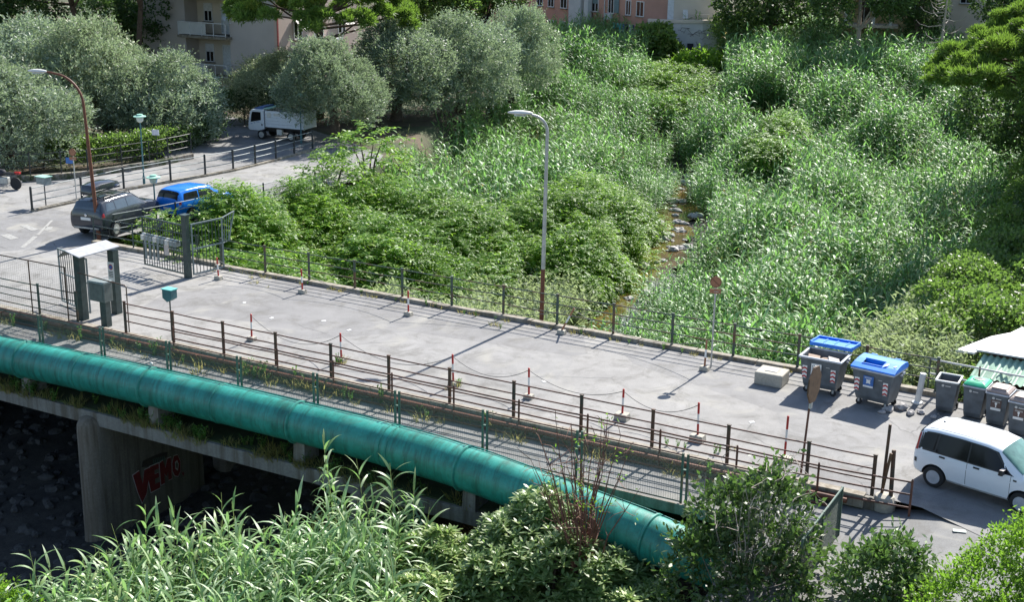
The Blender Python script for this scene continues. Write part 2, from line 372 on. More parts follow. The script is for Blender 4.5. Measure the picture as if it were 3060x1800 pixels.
# river stones: the larger ones one by one, small gravel as stuff
def stone_mesh(seed):
    r = np.random.RandomState(seed); bm = bmesh.new(); bmesh.ops.create_icosphere(bm, subdivisions=2, radius=1)
    for v in bm.verts:
        k = 1 + .16 * sin(v.co.x * 3 + seed) + .14 * sin(v.co.y * 4 + seed * 2) + .1 * r.randn(); v.co *= k; v.co.z *= .6
    me = bpy.data.meshes.new('stone'); bm.to_mesh(me); bm.free(); me.materials.append(M('stone')); return me
STONES = [stone_mesh(i) for i in range(4)]

# ------------------------------------------------------------------ bridge
br = bthing('bridge', 'grey concrete road bridge over the stream with parking bays fenced by railings', 'bridge')
m = MB(); m.b2((-14, -.2, -.6), (26.2, 8.35, -.012)); m.build('deck_slab', M('beam_concrete'), br)
# kerbs in lengths with slight offsets
def kerb(v0, v1, z1, us, mat):
    for i in range(len(us) - 1):
        m = MB(); j = RNG.uniform(-.012, .012); m.b2((us[i] + .012, v0 + j, -.3), (us[i + 1] - .012, v1 + j, z1 + RNG.uniform(-.015, .012))); m.build('kerb_stone', M(mat), br, bevel=.015)
kerb(8.14, 8.42, .14, [-3.3 + 2.1 * i for i in range(14)] + [26.0], 'kerb_concrete')
kerb(-.3, -.02, .05, [-13.9 + 2.2 * i for i in range(18)] + [25.6], 'kerb_concrete')
m = MB(); m.b2((-14, -2.42, -.62), (25.6, -.31, -.35)); m.build('walkway_slab', M('walk_concrete'), br)
m = MB(); m.b2((-14, -2.47, -.58), (25.3, -2.422, -.3)); m.build('walkway_edge', M('kerb_concrete'), br)
m = MB(); m.b2((-14, -3.45, -1.9), (24.0, -.4, -1.45)); m.build('edge_beam', M('beam_concrete'), br, bevel=.02)
m = MB(); m.b2((-14, -3.33, -1.45), (24.0, -.45, -1.40)); m.build('moss_layer', M('moss_concrete'), br)
m = MB(); m.b2((-14, -.44, -1.40), (24.0, -.2, -.62)); m.build('girder', M('old_wall'), br)
for v in (2.0, 4.2, 6.4, 8.1):
    m = MB(); m.b2((-14, v - .2, -1.9), (26, v + .2, -.6)); m.build('girder', M('old_wall'), br)
def pier(u, w, v0, v1, name='pier'):
    prof = []
    n = 10
    ring = [(w / 2, v1), (-w / 2, v1)] + [(-w / 2 * cos(pi * k / n), v0 - w / 2 * sin(pi * k / n) * 1.15) for k in range(n + 1)]
    m = MB(); zs = [-6.6, -5.6, -2.15, -1.85, -1.68, -1.6]; scl = [1.1, 1.03, 1.0, .97, .75, .3]
    N = len(ring); vs = []
    for z, s in zip(zs, scl):
        for a, b in ring:
            if b < v1 - .01 and z > -2.1:
                bb = v0 + (b - v0) * s if b < v0 else b; vs.append((u + a * (s if b <= v0 else 1), bb, z if b <= v0 + .01 else -1.9))
            else: vs.append((u + a * (s if z < -3 else 1), b - (s - 1) * .6 if b <= v0 else b, min(z, -1.9)))
    fs = []
    for i in range(len(zs) - 1):
        for k in range(N):
            k2 = (k + 1) % N; fs.append((i * N + k2, i * N + k, (i + 1) * N + k, (i + 1) * N + k2))
    fs.append(tuple((len(zs) - 1) * N + k for k in range(N))[::-1]); m.add(vs, fs)
    return m.build(name, M('pier_concrete'), br, smooth=True)
p1 = pier(1.53, .85, -3.4, 1.2)
m = MB(); m.tube([(1.7, 2.6, -6.6), (1.7, 2.6, -1.9)], .42, 14); m.build('column', M('pier_concrete'), br, smooth=True)
pier(12.3, .85, -3.4, 1.2)
m = MB(); m.b2((22.5, -3.0, -6.6), (26.2, 8.3, -1.9)); m.build('abutment', M('old_wall'), br)
m = MB(); m.b2((-14.6, -3.0, -6.6), (-13.2, 8.3, -.6)); m.build('abutment', M('old_wall'), br)
# graffiti letters on the pier flank: outline plate (pale) and fill (red), on the plane u = const
GX = 1.965
def letter(poly, grow, off, mat, nm):
    poly = [(-2.2 + (a + 2.35) * .66, -4.65 + .09 * ((a + 2.35) * .66 - .3) + (b + 3.9 - .37 * (a + 1.8)) * .8) for a, b in poly]; c = np.mean(poly, 0); q = [(c[0] + (a - c[0]) * grow, c[1] + (b - c[1]) * grow) for a, b in poly]
    m = MB(); m.prism(q, (GX + off, 0, 0), (0, 1, 0), (0, 0, 1), (1, 0, 0), .004); return m.build(nm, M(mat), p1)
LET = {  # (v, z) outlines of V E M O and the full stop
 'V': [(-2.35, -3.35), (-1.9, -3.15), (-1.72, -3.75), (-1.55, -3.12), (-1.12, -3.0), (-1.5, -4.2), (-1.85, -4.62), (-2.1, -4.1)],
 'E': [(-1.15, -2.98), (-.52, -2.82), (-.52, -3.05), (-.85, -3.14), (-.85, -3.32), (-.55, -3.25), (-.55, -3.46), (-.85, -3.55), (-.85, -3.78), (-.5, -3.68), (-.52, -3.95), (-1.18, -4.15), (-1.3, -3.6)],
 'M': [(-.46, -2.82), (-.2, -2.7), (-.06, -3.05), (.12, -2.62), (.38, -2.56), (.36, -3.55), (.12, -3.62), (.12, -3.2), (-.02, -3.45), (-.16, -3.3), (-.18, -3.75), (-.44, -3.84)],
 'O': [(.45, -2.85), (.6, -2.5), (.88, -2.45), (1.05, -2.75), (1.02, -3.2), (.82, -3.45), (.58, -3.42), (.45, -3.2)]}
for k, poly in LET.items():
    letter(poly, 1.07, .003, 'graffiti_white', 'graffiti_outline'); letter(poly, 1.0, .009, 'graffiti_red', 'graffiti_letter')
letter([(.68, -2.82), (.8, -2.75), (.88, -2.9), (.8, -3.12), (.68, -3.05)], 1.35, .015, 'graffiti_white', 'graffiti_outline'); letter([(.68, -2.82), (.8, -2.75), (.88, -2.9), (.8, -3.12), (.68, -3.05)], .9, .021, 'pier_concrete', 'graffiti_counter')
letter([(1.12, -3.3), (1.22, -3.25), (1.28, -3.35), (1.2, -3.45)], 1.1, .009, 'graffiti_red', 'graffiti_letter')
letter([(-1.6, -2.7), (-.9, -2.5), (-.3, -2.35), (.2, -2.3), (.1, -2.55), (-.5, -2.75), (-1.1, -2.95), (-1.7, -3.0)], 1.0, .0015, 'graffiti_dark', 'graffiti_shade')
for a in range(7):
    v0 = -.9 + a * .13; letter([(v0, -2.62 + a * .02), (v0 + .04, -2.6 + a * .02), (v0 + .09, -2.82 + a * .02), (v0 + .05, -2.85 + a * .02)], 1.0, .0045, 'graffiti_green', 'graffiti_tag')

# ------------------------------------------------------------------ green main pipe on the ledge
def pipe_mat():
    g = G('pipe_green'); f = g.noise(1.1, 7, .7); f2 = g.noise(9, 6, .75)
    c = g.ramp(f, [(.28, (.012, .13, .095)), (.5, (.02, .25, .195)), (.72, (.045, .34, .28))])
    c = g.mix(g.ramp(f2, [(.5, (0, 0, 0)), (.72, (.5, .5, .5))]), c, (.035, .14, .10))
    d = g.ramp(g.noise(.45, 6, .65, dist=.8), [(.58, (0, 0, 0)), (.74, (.7, .7, .7))]); c = g.mix(d, c, g.mix(f2, (.09, .12, .08), (.18, .21, .16)))
    mp = g.n('ShaderNodeMapping'); mp.inputs['Scale'].default_value = (5.0, .7, .7); g.l(g.co(), mp.inputs[0])
    al = g.ramp(g.noise(1.0, 9, .8, vec=mp.outputs[0]), [(.47, (0, 0, 0)), (.66, (.8, .8, .8))]); c = g.mix(al, c, g.mix(f2, (.006, .035, .02), (.02, .09, .055)))
    g.col(c).set(Roughness=.42); g.bump(f2, .35, .015); MATS['pipe_green'] = g.m
pipe_mat()
PIPE = [(-16, -2.62, -.86), (-8, -2.5, -.76), (-3, -2.42, -.68), (2, -2.35, -.59), (7, -2.33, -.56), (12, -2.35, -.57), (14.6, -2.42, -.62), (16.2, -2.55, -.68), (18.5, -2.78, -.82), (21, -3.05, -.98), (23.2, -3.35, -1.2), (25, -3.7, -1.7)]
PIPE = [(u, v - .75, z + .32) for u, v, z in PIPE]
def pipe_at(u): return Vector((u, float(np.interp(u, [p[0] for p in PIPE], [p[1] for p in PIPE])), float(np.interp(u, [p[0] for p in PIPE], [p[2] for p in PIPE]))))
pp = bthing('pipeline', 'large turquoise green pipe running along the bridge below the mesh fence', 'pipe')
PR = .6; joints = [-10.2, -1.55, 4.1, 7.0 + .0, 9.9, 15.6, 21.2]
joints = [-12.6, -7.1, -1.55, 3.95, 9.75, 15.55, 21.3]
for i in range(len(joints) - 1):
    m = MB(); uu = np.linspace(joints[i] + .004, joints[i + 1] - .004, 9); m.tube([pipe_at(u) for u in uu], [PR * (1 if 0 < k < 8 else .985) for k in range(9)], 40); m.build('pipe_section', M('pipe_green'), pp, smooth=True)
m = MB(); uu = np.linspace(21.304, 25, 7); m.tube([pipe_at(u) for u in uu], PR, 40); m.build('pipe_section', M('pipe_green'), pp, smooth=True)
def pring(u, w, r, nm, mat='pipe_green'):
    a = pipe_at(u - w); b = pipe_at(u + w); m = MB(); m.tube([a, a + (b - a) * .3, a + (b - a) * .7, b], [PR * .99, r, r, PR * .99], 40); m.build(nm, M(mat), pp, smooth=True)
plain('pipe_flange', (.03, .22, .17), .5, var=.3, scale=5)
for u in joints[1:]: pring(u, .055, PR + .045, 'flange', 'pipe_flange')
for u in (1.15, 6.85, 13.0, 13.25, 18.3, 18.45): pring(u, .03, PR + .025, 'band', 'pipe_flange')
m = MB()   # cable clipped along the crown
for k in range(1):
    pts = [pipe_at(u) + Vector((0, .30, PR * .88 + .02)) for u in np.arange(-12, 24.6, .6)]; m.tube(pts, .018, 6)
m.build('cable', M('pipe_green'), pp)
for u in (-7.2, -1.4, 4.2, 9.9, 15.8):
    q = pipe_at(u); m = MB(); m.box((u, q.y + .12, (-1.45 + q.z - PR * .8) / 2), (.42, .7, q.z - PR * .8 + 1.45), taper=.92); m.build('pedestal', M('beam_concrete'), br)
m = MB(); q = pipe_at(3.95); m.tube([q + Vector((0, .1, PR)), q + Vector((0, .1, PR + .12))], .02, 8); m.lathe([(.015, 0), (.05, .02), (.05, .06), (.02, .09)], q + Vector((0, .1, PR + .1)), 10); vlv = m.build('vent_valve', M('off_white'), pp)

# worn parking marks on the left street
mk_ = thing('road_marking', 'faded white parking lines on the street behind the dark car', 'marking', (OX, OY, 0), BA); del mk_['category']; mk_['kind'] = 'structure'
for (u0, v0, u1, v1, w) in [(-15.3, 10.6, -13.6, 8.2, .12), (-13.5, 8.0, -12.4, 6.3, .2), (-15.6, 9.2, -14.4, 8.8, .35), (-14.9, 7.5, -13.9, 7.2, .4), (-14.4, 9.6, -13.9, 9.1, .3)]:
    d = Vector((u1 - u0, v1 - v0, 0)); m = MB(); m.box(((u0 + u1) / 2, (v0 + v1) / 2, .002), (d.length, w, .004), math.atan2(d.y, d.x)); m.build('painted_line', M('paint_worn'), mk_)
# ------------------------------------------------------------------ railings
def railing(name, label, pts, h, nrail, pmat, rmat, pr=.035, rr=.022, group=None, zb=0.0, zs=None, square=False, ext=0.0, frame=True, step=None):
    """posts at pts (u,v) in the bridge frame; rails run through them"""
    t = bthing(name, label, 'railing', group)
    for (u, v, *z) in pts:
        z0 = z[0] if z else zb; m = MB()
        if square: m.box((u, v, z0 + h / 2 + .02), (pr * 2, pr * 1.1, h + .04)); m.box((u, v, z0 + h + .035), (pr * 2.4, pr * 1.6, .03))
        else: m.tube([(u, v, z0), (u, v, z0 + h + .03)], pr, 8); m.lathe([(pr * .9, 0), (pr * .6, .03), (.004, .04)], (u, v, z0 + h + .03), 8)
        m.build('post', pmat, t)
    for k in range(nrail):
        zz = h * (1 - k / (nrail + .15)) if zs is None else zs[k]
        m = MB(); P = [Vector((p[0], p[1] + (pr * .0), (p[2] if len(p) > 2 else zb) + zz)) for p in pts]
        if ext: P[0] = P[0] + (P[0] - P[1]).normalized() * ext; P[-1] = P[-1] + (P[-1] - P[-2]).normalized() * ext
        q = []
        for i in range(len(P) - 1):
            q.append(P[i] + Vector((0, RNG.uniform(-.006, .006), RNG.uniform(-.008, .008)))); q.append((P[i] + P[i + 1]) / 2 + Vector((0, 0, -.008)))
        q.append(P[-1]); m.tube(q, rr, 8); m.build('rail', rmat, t, smooth=True)
    return t
NEAR = [(2.185 * i, 0.0 + .12) for i in range(12)] + [(25.75, .1)]
railing('railing', 'rusty three-rail steel railing along the camera side of the parking deck', [(u, -.12) for u, v in NEAR], 1.08, 3, M('rail_brown'), M('rail_rust'), .045, .021, square=True, zb=.04, zs=[1.05, .73, .42])
FAR = [(-3.0, 8.28), (-.75, 8.28)] + [(-.75 + 2.19 * i, 8.28) for i in range(1, 13)]
railing('railing', 'olive green three-rail railing on the far kerb in front of the reeds', FAR, 1.08, 3, M('rail_green'), M('rail_green'), .042, .021, square=True, zb=.13, zs=[1.06, .73, .40])
LOW = [(2.4 + 2.2 * i, -.36, -.35) for i in range(11)] + [(26.75, -.3, -.3)]
railing('railing', 'low rust-red pipe railing on the footway just outside the parking deck railing', LOW, 1.02, 3, M('rail_rust'), M('rail_rust'), .03, .024, zs=[1.0, .66, .3])
t = bthing('gas_pipe', 'thin dark rust gas pipe along the edge of the parking deck', 'pipe')
m = MB(); m.tube([(-13.5, -.42, -.16), (4, -.42, -.1), (12, -.43, -.1), (25.2, -.42, -.12)], .07, 10); m.build('gas_main', M('gas_rust'), t, smooth=True)
m = MB(); m.tube([(-13.5, -.56, -.30), (25.0, -.56, -.30)], .03, 8); m.build('gas_branch', M('gas_rust'), t, smooth=True)
for u in np.arange(-12, 25, 3.1):
    m = MB(); m.box((u, -.42, -.14), (.05, .2, .2)); m.build('bracket', M('gas_rust'), t)
# left part of the bridge railing and its tall wire fence
railing('railing', 'dark railing at the bridge edge beyond the gate, under the tall wire fence', [(-13 + 2.2 * i, -.12) for i in range(5)] + [(-2.3, -.12)], 1.08, 4, M('rail_green'), M('rail_green'), .04, .02, square=True, zb=.04, zs=[1.05, .76, .48, .2])
def wire_mesh(name, w, h, du, dv, r=.0022):
    m = MB(); nu = int(w / du); nv = int(h / dv)
    for i in range(nu + 1): x = w * i / nu; m.box((x, 0, h / 2), (2 * r, 2 * r, h))
    for j in range(nv + 1): z = h * j / nv; m.box((w / 2, .002, z), (w, 2 * r, 2 * r))
    me = bpy.data.meshes.new(name); me.from_pydata(m.v, [], m.f); me.materials.append(M('wire_green')); me.update(); return me
tf = bthing('wire_fence', 'tall thin wire fence with slim posts on the bridge edge left of the gate', 'fence')
for u in (-11.6, -9.2, -6.8, -4.4, -2.6):
    m = MB(); m.tube([(u, -.26, 0), (u, -.26, 2.05)], .025, 8); m.build('post', M('rail_brown'), tf)
m = MB(); m.tube([(-13.5, -.26, 2.03), (-2.6, -.26, 2.03)], .022, 8); m.build('rail', M('rail_brown'), tf)
wm = wire_mesh('wire_mesh', 2.4, 2.0, .1, .06, .0014)
for i in range(4): inst('wire_mesh', wm, tf, (-11.6 + 2.4 * i, -.262, .03))
# mesh fence panels along the footway
MF = [-13.2, -10.3, -7.4, -4.55, -1.7, 1.15, 4.02, 6.9, 9.8, 12.7, 15.6, 18.5, 21.5, 24.6]
wm2 = wire_mesh('wire_mesh', 2.72, 1.24, .062, .034, .0021)
for i in range(len(MF) - 1):
    a, b = MF[i] + .07, MF[i + 1] - .07; dz = float(np.interp(a, [-13, 2, 25], [-.22, 0, .0]))
    nm = {5: 'mesh panel above the graffiti pier, with pale posts', 0: ''}.get(i)
    t = bthing('mesh_panel', 'green framed wire mesh fence panel, number %s from the end gate, beside the green pipe' % ['one', 'two', 'three', 'four', 'five', 'six', 'seven', 'eight', 'nine', 'ten', 'eleven', 'twelve', 'thirteen'][len(MF) - 2 - i], 'fence panel', 'mesh panels along the footway')
    for u in (a, b):
        m = MB(); m.box((u, -2.3, .34 + dz), (.055, .055, 1.42)); m.build('post', M('fence_green'), t)
    for z, mt in ((1.0, 'rail_rust'), (-.3, 'fence_green')):
        m = MB(); m.tube([(a + .028, -2.3, z + dz), (b - .028, -2.3, z + dz)], .02, 8); m.build('rail', M(mt), t)
    inst('wire_mesh', wm2, t, (a + .03, -2.3, -.28 + dz), sc=((b - a - .06) / 2.72, 1, 1))
    m = MB(); m.box((b + .07, -2.3, .6 + dz), (.1, .07, .03)); m.build('clamp', M('fence_green'), t)
t = bthing('end_fence', 'solid looking wire mesh end fence with pale frame closing off the pipe by the street', 'fence')
for v in (-2.0, -3.6, -5.2):
    m = MB(); m.box((25.45, v, .15), (.05, .05, 1.6)); m.build('post', M('fence_green'), t)
for z in (.92, -.55):
    m = MB(); m.tube([(25.45, -2.0, z), (25.45, -5.2, z)], .025, 8); m.build('rail', M('fence_green'), t)
wm3 = wire_mesh('wire_mesh', 1.56, 1.42, .035, .035, .0035)
for k in range(2): inst('wire_mesh', wm3, t, (25.45, -2.02 - 1.6 * k, -.52), (0, 0, -pi / 2))
m = MB(); m.box((25.5, -4.3, .45), (.012, .5, .5)); m.build('white_board', M('sheet_white'), t)
# end of the parking railing: tall leaning posts
t = bthing('barrier_post', 'tall rusty post with a leaning wooden strut at the end of the deck railing', 'post')
m = MB(); m.tube([(25.95, .1, 0), (25.98, .12, 1.95)], .04, 8); m.build('pole', M('rail_brown'), t)
m = MB(); m.tube([(26.2, .0, 0), (26.12, .2, 1.25)], .055, 8); m.build('short_pole', M('rail_brown'), t)
m = MB(); m.box((26.02, .03, .6), (.07, .04, 1.25), mtx=Matrix.Rotation(.12, 3, 'Y')); m.build('wooden_strut', M('wood_brown'), t)
m = MB(); m.lathe([(.28, -.32), (.3, -.05), (.24, .06), (.1, .1)], (26.05, .0, 0), 12); m.build('concrete_foot', M('block_concrete'), t)

# left street railings
BLK = [(-17.5, 11.4), (-17.35, 14.4), (-17.4, 17.3), (-16.9, 20.2), (-16.45, 22.4), (-16.2, 24.4), (-16.2, 26.3), (-16.25, 28.2), (-16.4, 30.1), (-16.5, 32)]
railing('railing', 'black three-rail railing on the kerb behind the parked dark and blue cars', BLK, 1.05, 3, M('rail_black'), M('gate_grey'), .06, .022, zb=.1, zs=[1.03, .7, .38])
t = thing('kerb', 'long pale kerb carrying the black railing beside the parked cars', 'kerb', (OX, OY, 0), BA); t['kind'] = 'structure'; del t['category']
for i in range(len(BLK) - 1):
    a, b = Vector((*BLK[i], 0)), Vector((*BLK[i + 1], 0)); d = (b - a); L = d.length; rz = math.atan2(d.y, d.x)
    m = MB(); m.box((a + b) / 2 + Vector((0, 0, .03)), (L - .02, .3, .16), rz); m.build('kerb_stone', M('kerb_concrete'), t, bevel=.015)
R2P = [(-10.5, 9.5), (-10.1, 11.2), (-9.75, 12.9), (-9.55, 14.7), (-9.35, 16.6), (-9.2, 18.5), (-9.05, 20.4), (-9.0, 22.4)]
railing('railing', 'grey-green railing half hidden by leaves between the parked cars and the stream', R2P, 1.05, 3, M('rail_black'), M('gate_grey'), .04, .02, zb=0)
railing('railing', 'green railing from the street lamp corner to the open gate', [(-10.4, 8.5), (-8.0, 8.4), (-5.7, 8.35), (-4.3, 8.3)], 1.1, 3, M('gate_green'), M('gate_green'), .035, .022, zb=.05)
m = MB(); m.b2((-10.4, 8.3, -.3), (-3.4, 8.62, .14)); t = bthing('bank_kerb', 'low pale concrete kerb between the lamp corner and the gate', 'kerb'); m.build('kerb_stone', M('kerb_concrete'), t, bevel=.02)
DRK = [(-30, 12.2), (-26.5, 14.4), (-23.2, 16.4), (-22.3, 17.7), (-21.6, 18.9), (-21.2, 21), (-20.8, 22.7), (-20.7, 24.1), (-20.7, 26)]
railing('railing', 'dark thin railing under the olive trees at the far side of the street', DRK, 1.15, 3, M('rail_black'), M('rail_black'), .035, .018, zb=.3)
t = bthing('low_wall', 'low mossy stone wall below the dark railing under the olive trees', 'wall')
for i in range(len(DRK) - 1):
    a, b = Vector((*DRK[i], 0)), Vector((*DRK[i + 1], 0)); d = (b - a); m = MB(); m.box((a + b) / 2 + Vector((0, 0, .12)), (d.length + .05, .35, .4), math.atan2(d.y, d.x)); m.build('wall_section', M('old_wall'), t, bevel=.03)

# ------------------------------------------------------------------ lamps
def street_lamp(label, base, h, arm, lean, rustz, curve, grp, up):
    t = thing('street_lamp', label, 'street lamp', base, 0, grp); m = MB()
    pts = []; rs = []
    ax = Vector((arm[0], arm[1], 0))
    for i in range(13): f = i / 12; pts.append(Vector((lean * f, 0, h * f))); rs.append(.095 - .035 * f)
    k0 = pts[-1]; R = curve
    n = 8
    for i in range(1, n + 1):
        a = pi / 2 * .93 * i / n; pts.append(k0 + ax.normalized() * (R * (1 - cos(a))) + Vector((0, 0, R * sin(a)))); rs.append(.058 - .01 * i / n)
    end = pts[-1]; tip = end + ax.normalized() * max(.05, ax.length - R) + Vector((0, 0, .06)); pts.append(tip); rs.append(.04)
    cut = max(i for i, p in enumerate(pts[:13]) if p.z <= rustz)
    m.tube(pts[:cut + 1], rs[:cut + 1], 10); m.build('lower_pole', M('lamp_rust'), t, smooth=True)
    m = MB(); m.tube(pts[cut:], rs[cut:], 10); m.build('upper_pole', M(up), t, smooth=True)
    d = ax.normalized(); rz = math.atan2(d.y, d.x); m = MB(); vs = []
    secs = [(-.05, .04, .03), (.05, .09, .07), (.3, .15, .1), (.55, .14, .09), (.75, .08, .05), (.82, .02, .02)]
    N = 10
    for x, w, hh in secs:
        for k in range(N): a = 2 * pi * k / N; vs.append(tip + Vector((cos(rz) * x - sin(rz) * w * cos(a), sin(rz) * x + cos(rz) * w * cos(a), hh * sin(a) * (1 if sin(a) > 0 else .7) + .02 * x)))
    fs = [(i * N + k, i * N + (k + 1) % N, (i + 1) * N + (k + 1) % N, (i + 1) * N + k) for i in range(len(secs) - 1) for k in range(N)]
    m.add(vs, fs + [tuple(range(N))[::-1], tuple((len(secs) - 1) * N + k for k in range(N))]); hd = m.build('lamp_head', M('lamp_head'), t, smooth=True)
    m = MB(); m.box(tip + d * .38 + Vector((0, 0, -.075)), (.42, .2, .03), rz); m.build('lamp_glass', M('lamp_glass'), hd)
    return t
street_lamp('grey street lamp with a rust-red lower pole behind the far kerb of the bridge', (*B(11.2, 9.25)[:2], -5.2), 11.95, (-.55, 0), .12, 7.4, .6, 'street lamps', 'lamp_grey')
street_lamp('slender rust-brown street lamp beside the dark car with the roof box', (*B(-10.75, 9.1)[:2], 0), 5.9, (-1.7, .2), -.22, 3.2, 1.35, 'street lamps', 'lamp_rust')
def park_lamp(label, u, v, h, z=0.0):
    t = thing('park_lamp', label, 'lamp post', B(u, v, z), 0, 'pale green lantern posts'); m = MB(); m.lathe([(.07, 0), (.07, .5), (.04, .55), (.035, h - .35)], (0, 0, 0), 10); m.build('pole', M('box_teal'), t, smooth=True)
    m = MB(); m.lathe([(.05, h - .36), (.16, h - .28), (.2, h - .1), (.2, h - .06)], (0, 0, 0), 14); m.build('lantern', M('lamp_glass'), t, smooth=True)
    m = MB(); m.lathe([(.32, h - .06), (.33, h - .02), (.16, h + .02), (.15, h + .08), (.05, h + .1)], (0, 0, 0), 16); m.build('cap', M('lid_green') if False else M('lamp_cap'), t, smooth=True)
plain('lamp_cap', (.30, .52, .42), .5)
park_lamp('pale green lantern post standing at the black railing', -17.35, 18.7, 3.7, .0)
park_lamp('short pale green lantern post just behind the blue car', -11.2, 13.1, 2.1)
park_lamp('pale lantern post at the tail of the white truck', -18.6, 33.6, 3.0)

# ------------------------------------------------------------------ red and white bollards on concrete feet, rope between
PB = {}
def bollard(label, u, v, h, tilt=(0, 0), blk=(.3, .24, .15), bz=0.0, rz=0.0, mats=('red_paint', 'white_paint', 'red_paint'), kind='block'):
    t = thing('bollard', label, 'bollard', B(u, v, 0), BA + rz, 'striped bollards on the parking deck')
    m = MB()
    if kind == 'block': m.box((0, 0, blk[2] / 2), blk, taper=.9); m.build('concrete_foot', M('block_concrete'), t, bevel=.02)
    else: m.lathe([(.26, 0), (.27, .05), (.2, .1), (.06, .12)], (0, 0, 0), 12); m.build('concrete_foot', M('block_concrete'), t)
    top = Vector((tilt[0], tilt[1], h)); a = Vector((0, 0, blk[2] - .02)); seg = [0, .36, .68, 1]
    for k in range(3):
        m = MB(); m.tube([a + (top - a) * seg[k], a + (top - a) * seg[k + 1]], .032, 10); m.build('stripe', M(mats[k]), t, smooth=True)
    m = MB(); m.lathe([(.034, 0), (.034, .02), (.012, .035)], top, 10); m.build('cap', M(mats[2]), t)
    return B(u, v, 0) + Matrix.Rotation(BA + rz, 3, 'Z') @ top
near_b = [(4.15, 1.55, .92), (8.05, 1.35, .95), (12.35, 1.32, 1.0), (14.9, 1.55, .95), (18.05, 1.45, .92), (20.55, 1.05, 1.12), (23.1, .95, 1.28)]
nl = ['second-row red and white bollard at the gate end of the rope', 'red and white bollard with dry weeds round its foot', 'red and white bollard right of the lamp shadow', 'red and white bollard half hidden behind the deck railing', 'red and white bollard near a round patch of broken asphalt', 'red and white bollard with a weed behind its wide foot', 'tall red and white bollard beside the edge-on round sign']
tops = [bollard(nl[i], u, v, h, (RNG.uniform(-.03, .03), 0), (.3, .24, .14) if i < 4 else (.42, .34, .2), kind='block' if i != 6 else 'round') for i, (u, v, h) in enumerate(near_b)]
far_b = [(-1.95, 6.85, .86, (-.03, 0)), (2.05, 7.05, .92, (-.02, 0)), (7.1, 6.75, .92, (0, 0)), (12.85, 7.75, .95, (.4, .1)), (18.55, 6.75, 1.0, (.02, 0))]
fl = ['red and white bollard by the open gate leaf', 'red and white bollard by the weedy far kerb', 'red and white bollard with a worn pale top', 'leaning faded bollard against the far railing', 'faded bollard in front of the rusty no parking sign']
ftops = [bollard(fl[i], u, v, h, tl, (.3, .24, .15), mats=('red_paint', 'white_paint', 'red_paint') if i < 3 else ('rust_plain', 'white_paint', 'rust_plain')) for i, (u, v, h, tl) in enumerate(far_b)]
def rope(a, b, sag, label):
    a, b = a - Vector((0, 0, .04)), b - Vector((0, 0, .04))
    m = MB(); pts = [a + (b - a) * (i / 16) - Vector((0, 0, sag * 4 * (i / 16) * (1 - i / 16))) for i in range(17)]; m.tube(pts, .011, 5)
    o = m.build('rope', M('rope_grey')); tag(o, label, 'rope', 'ropes between bollards')
for i in range(5): rope(tops[i], tops[i + 1], [.62, .6, .42, .38, .4][i], ['sagging grey rope starting at the bollard nearest the gate shelter', 'sagging grey rope from the bollard with dry weeds', 'sagging grey rope across the tail of the lamp shadow', 'sagging grey rope behind the deck railing, fourth from the gate', 'sagging grey rope ending at the wide-footed bollard'][i])
for i in range(4): rope(ftops[i], ftops[i + 1], .45, ['rope sagging from the bollard by the open gate leaf', 'rope sagging from the bollard at the weedy far kerb', 'rope sagging from the bollard with worn pale top', 'rope sagging from the leaning faded bollard'][i])

# ------------------------------------------------------------------ signs
def round_sign(name, label, loc, rotz, h, tilt, face, r=.18, plate=True, pole='lamp_grey', diag=True, hpole=None):
    t = thing(name, label, 'sign', loc, rotz, None, rot=(tilt[0], tilt[1], rotz)); m = MB(); m.tube([(0, 0, 0), (0, 0, h + r * .8)], .028, 8); m.build('pole', M(pole), t, smooth=True)
    m = MB(); m.tube([(0, -.035, h), (0, -.05, h)], r, 24); d = m.build('disc', M(face), t)
    m = MB()
    for k in range(24):
        a, b = 2 * pi * k / 24, 2 * pi * (k + 1) / 24; m.add([(r * cos(a), -.0525, h + r * sin(a)), (r * cos(b), -.0525, h + r * sin(b)), (.84 * r * cos(b), -.0525, h + .84 * r * sin(b)), (.84 * r * cos(a), -.0525, h + .84 * r * sin(a))], [(0, 1, 2, 3)])
    m.build('border', M('gas_rust'), d)
    if diag: m = MB(); m.box((0, -.0535, h), (r * 1.7, .002, .028), mtx=Matrix.Rotation(rad(42), 3, 'Y')); m.build('diagonal', M('gas_rust'), d)
    if plate:
        m = MB(); m.box((0, -.045, h - r - .12), (.36, .012, .15)); pl = m.build('plate', M('rust_plain'), t); m = MB(); m.box((.03, -.0525, h - r - .13), (.14, .002, .014)); m.build('plate_line', M('off_white'), pl)
    return t
round_sign('no_parking_sign', 'rusty round no parking sign with a plate on a grey pole by the far kerb', B(18.62, 7.15, 0), -.25, 2.9, (0, 0), 'rust_plain', .185)
round_sign('faded_sign', 'rusty round sign with plate on a pole at the black railing', B(-17.3, 14.0, 0.05), -.2, 2.45, (0, 0), 'rust_plain', .19, diag=False)
t = thing('round_sign', 'brown weathered round sign seen edge-on, leaning over the deck railing', 'sign', B(23.75, .35, 0), 0, None, rot=(0, rad(8), rad(-28.9 + 88))); m = MB(); m.tube([(0, 0, 0), (0, 0, 2.9)], .03, 8); m.build('pole', M('rail_rust'), t)
m = MB(); m.tube([(0, -.035, 2.45), (0, -.075, 2.45)], .52, 8); m.build('disc', M('wood_brown'), t); m = MB(); m.box((0, -.03, 2.5), (.06, .03, .9)); m.box((0, -.03, 1.9), (.14, .06, .2)); m.build('bracket', M('lamp_grey'), t)

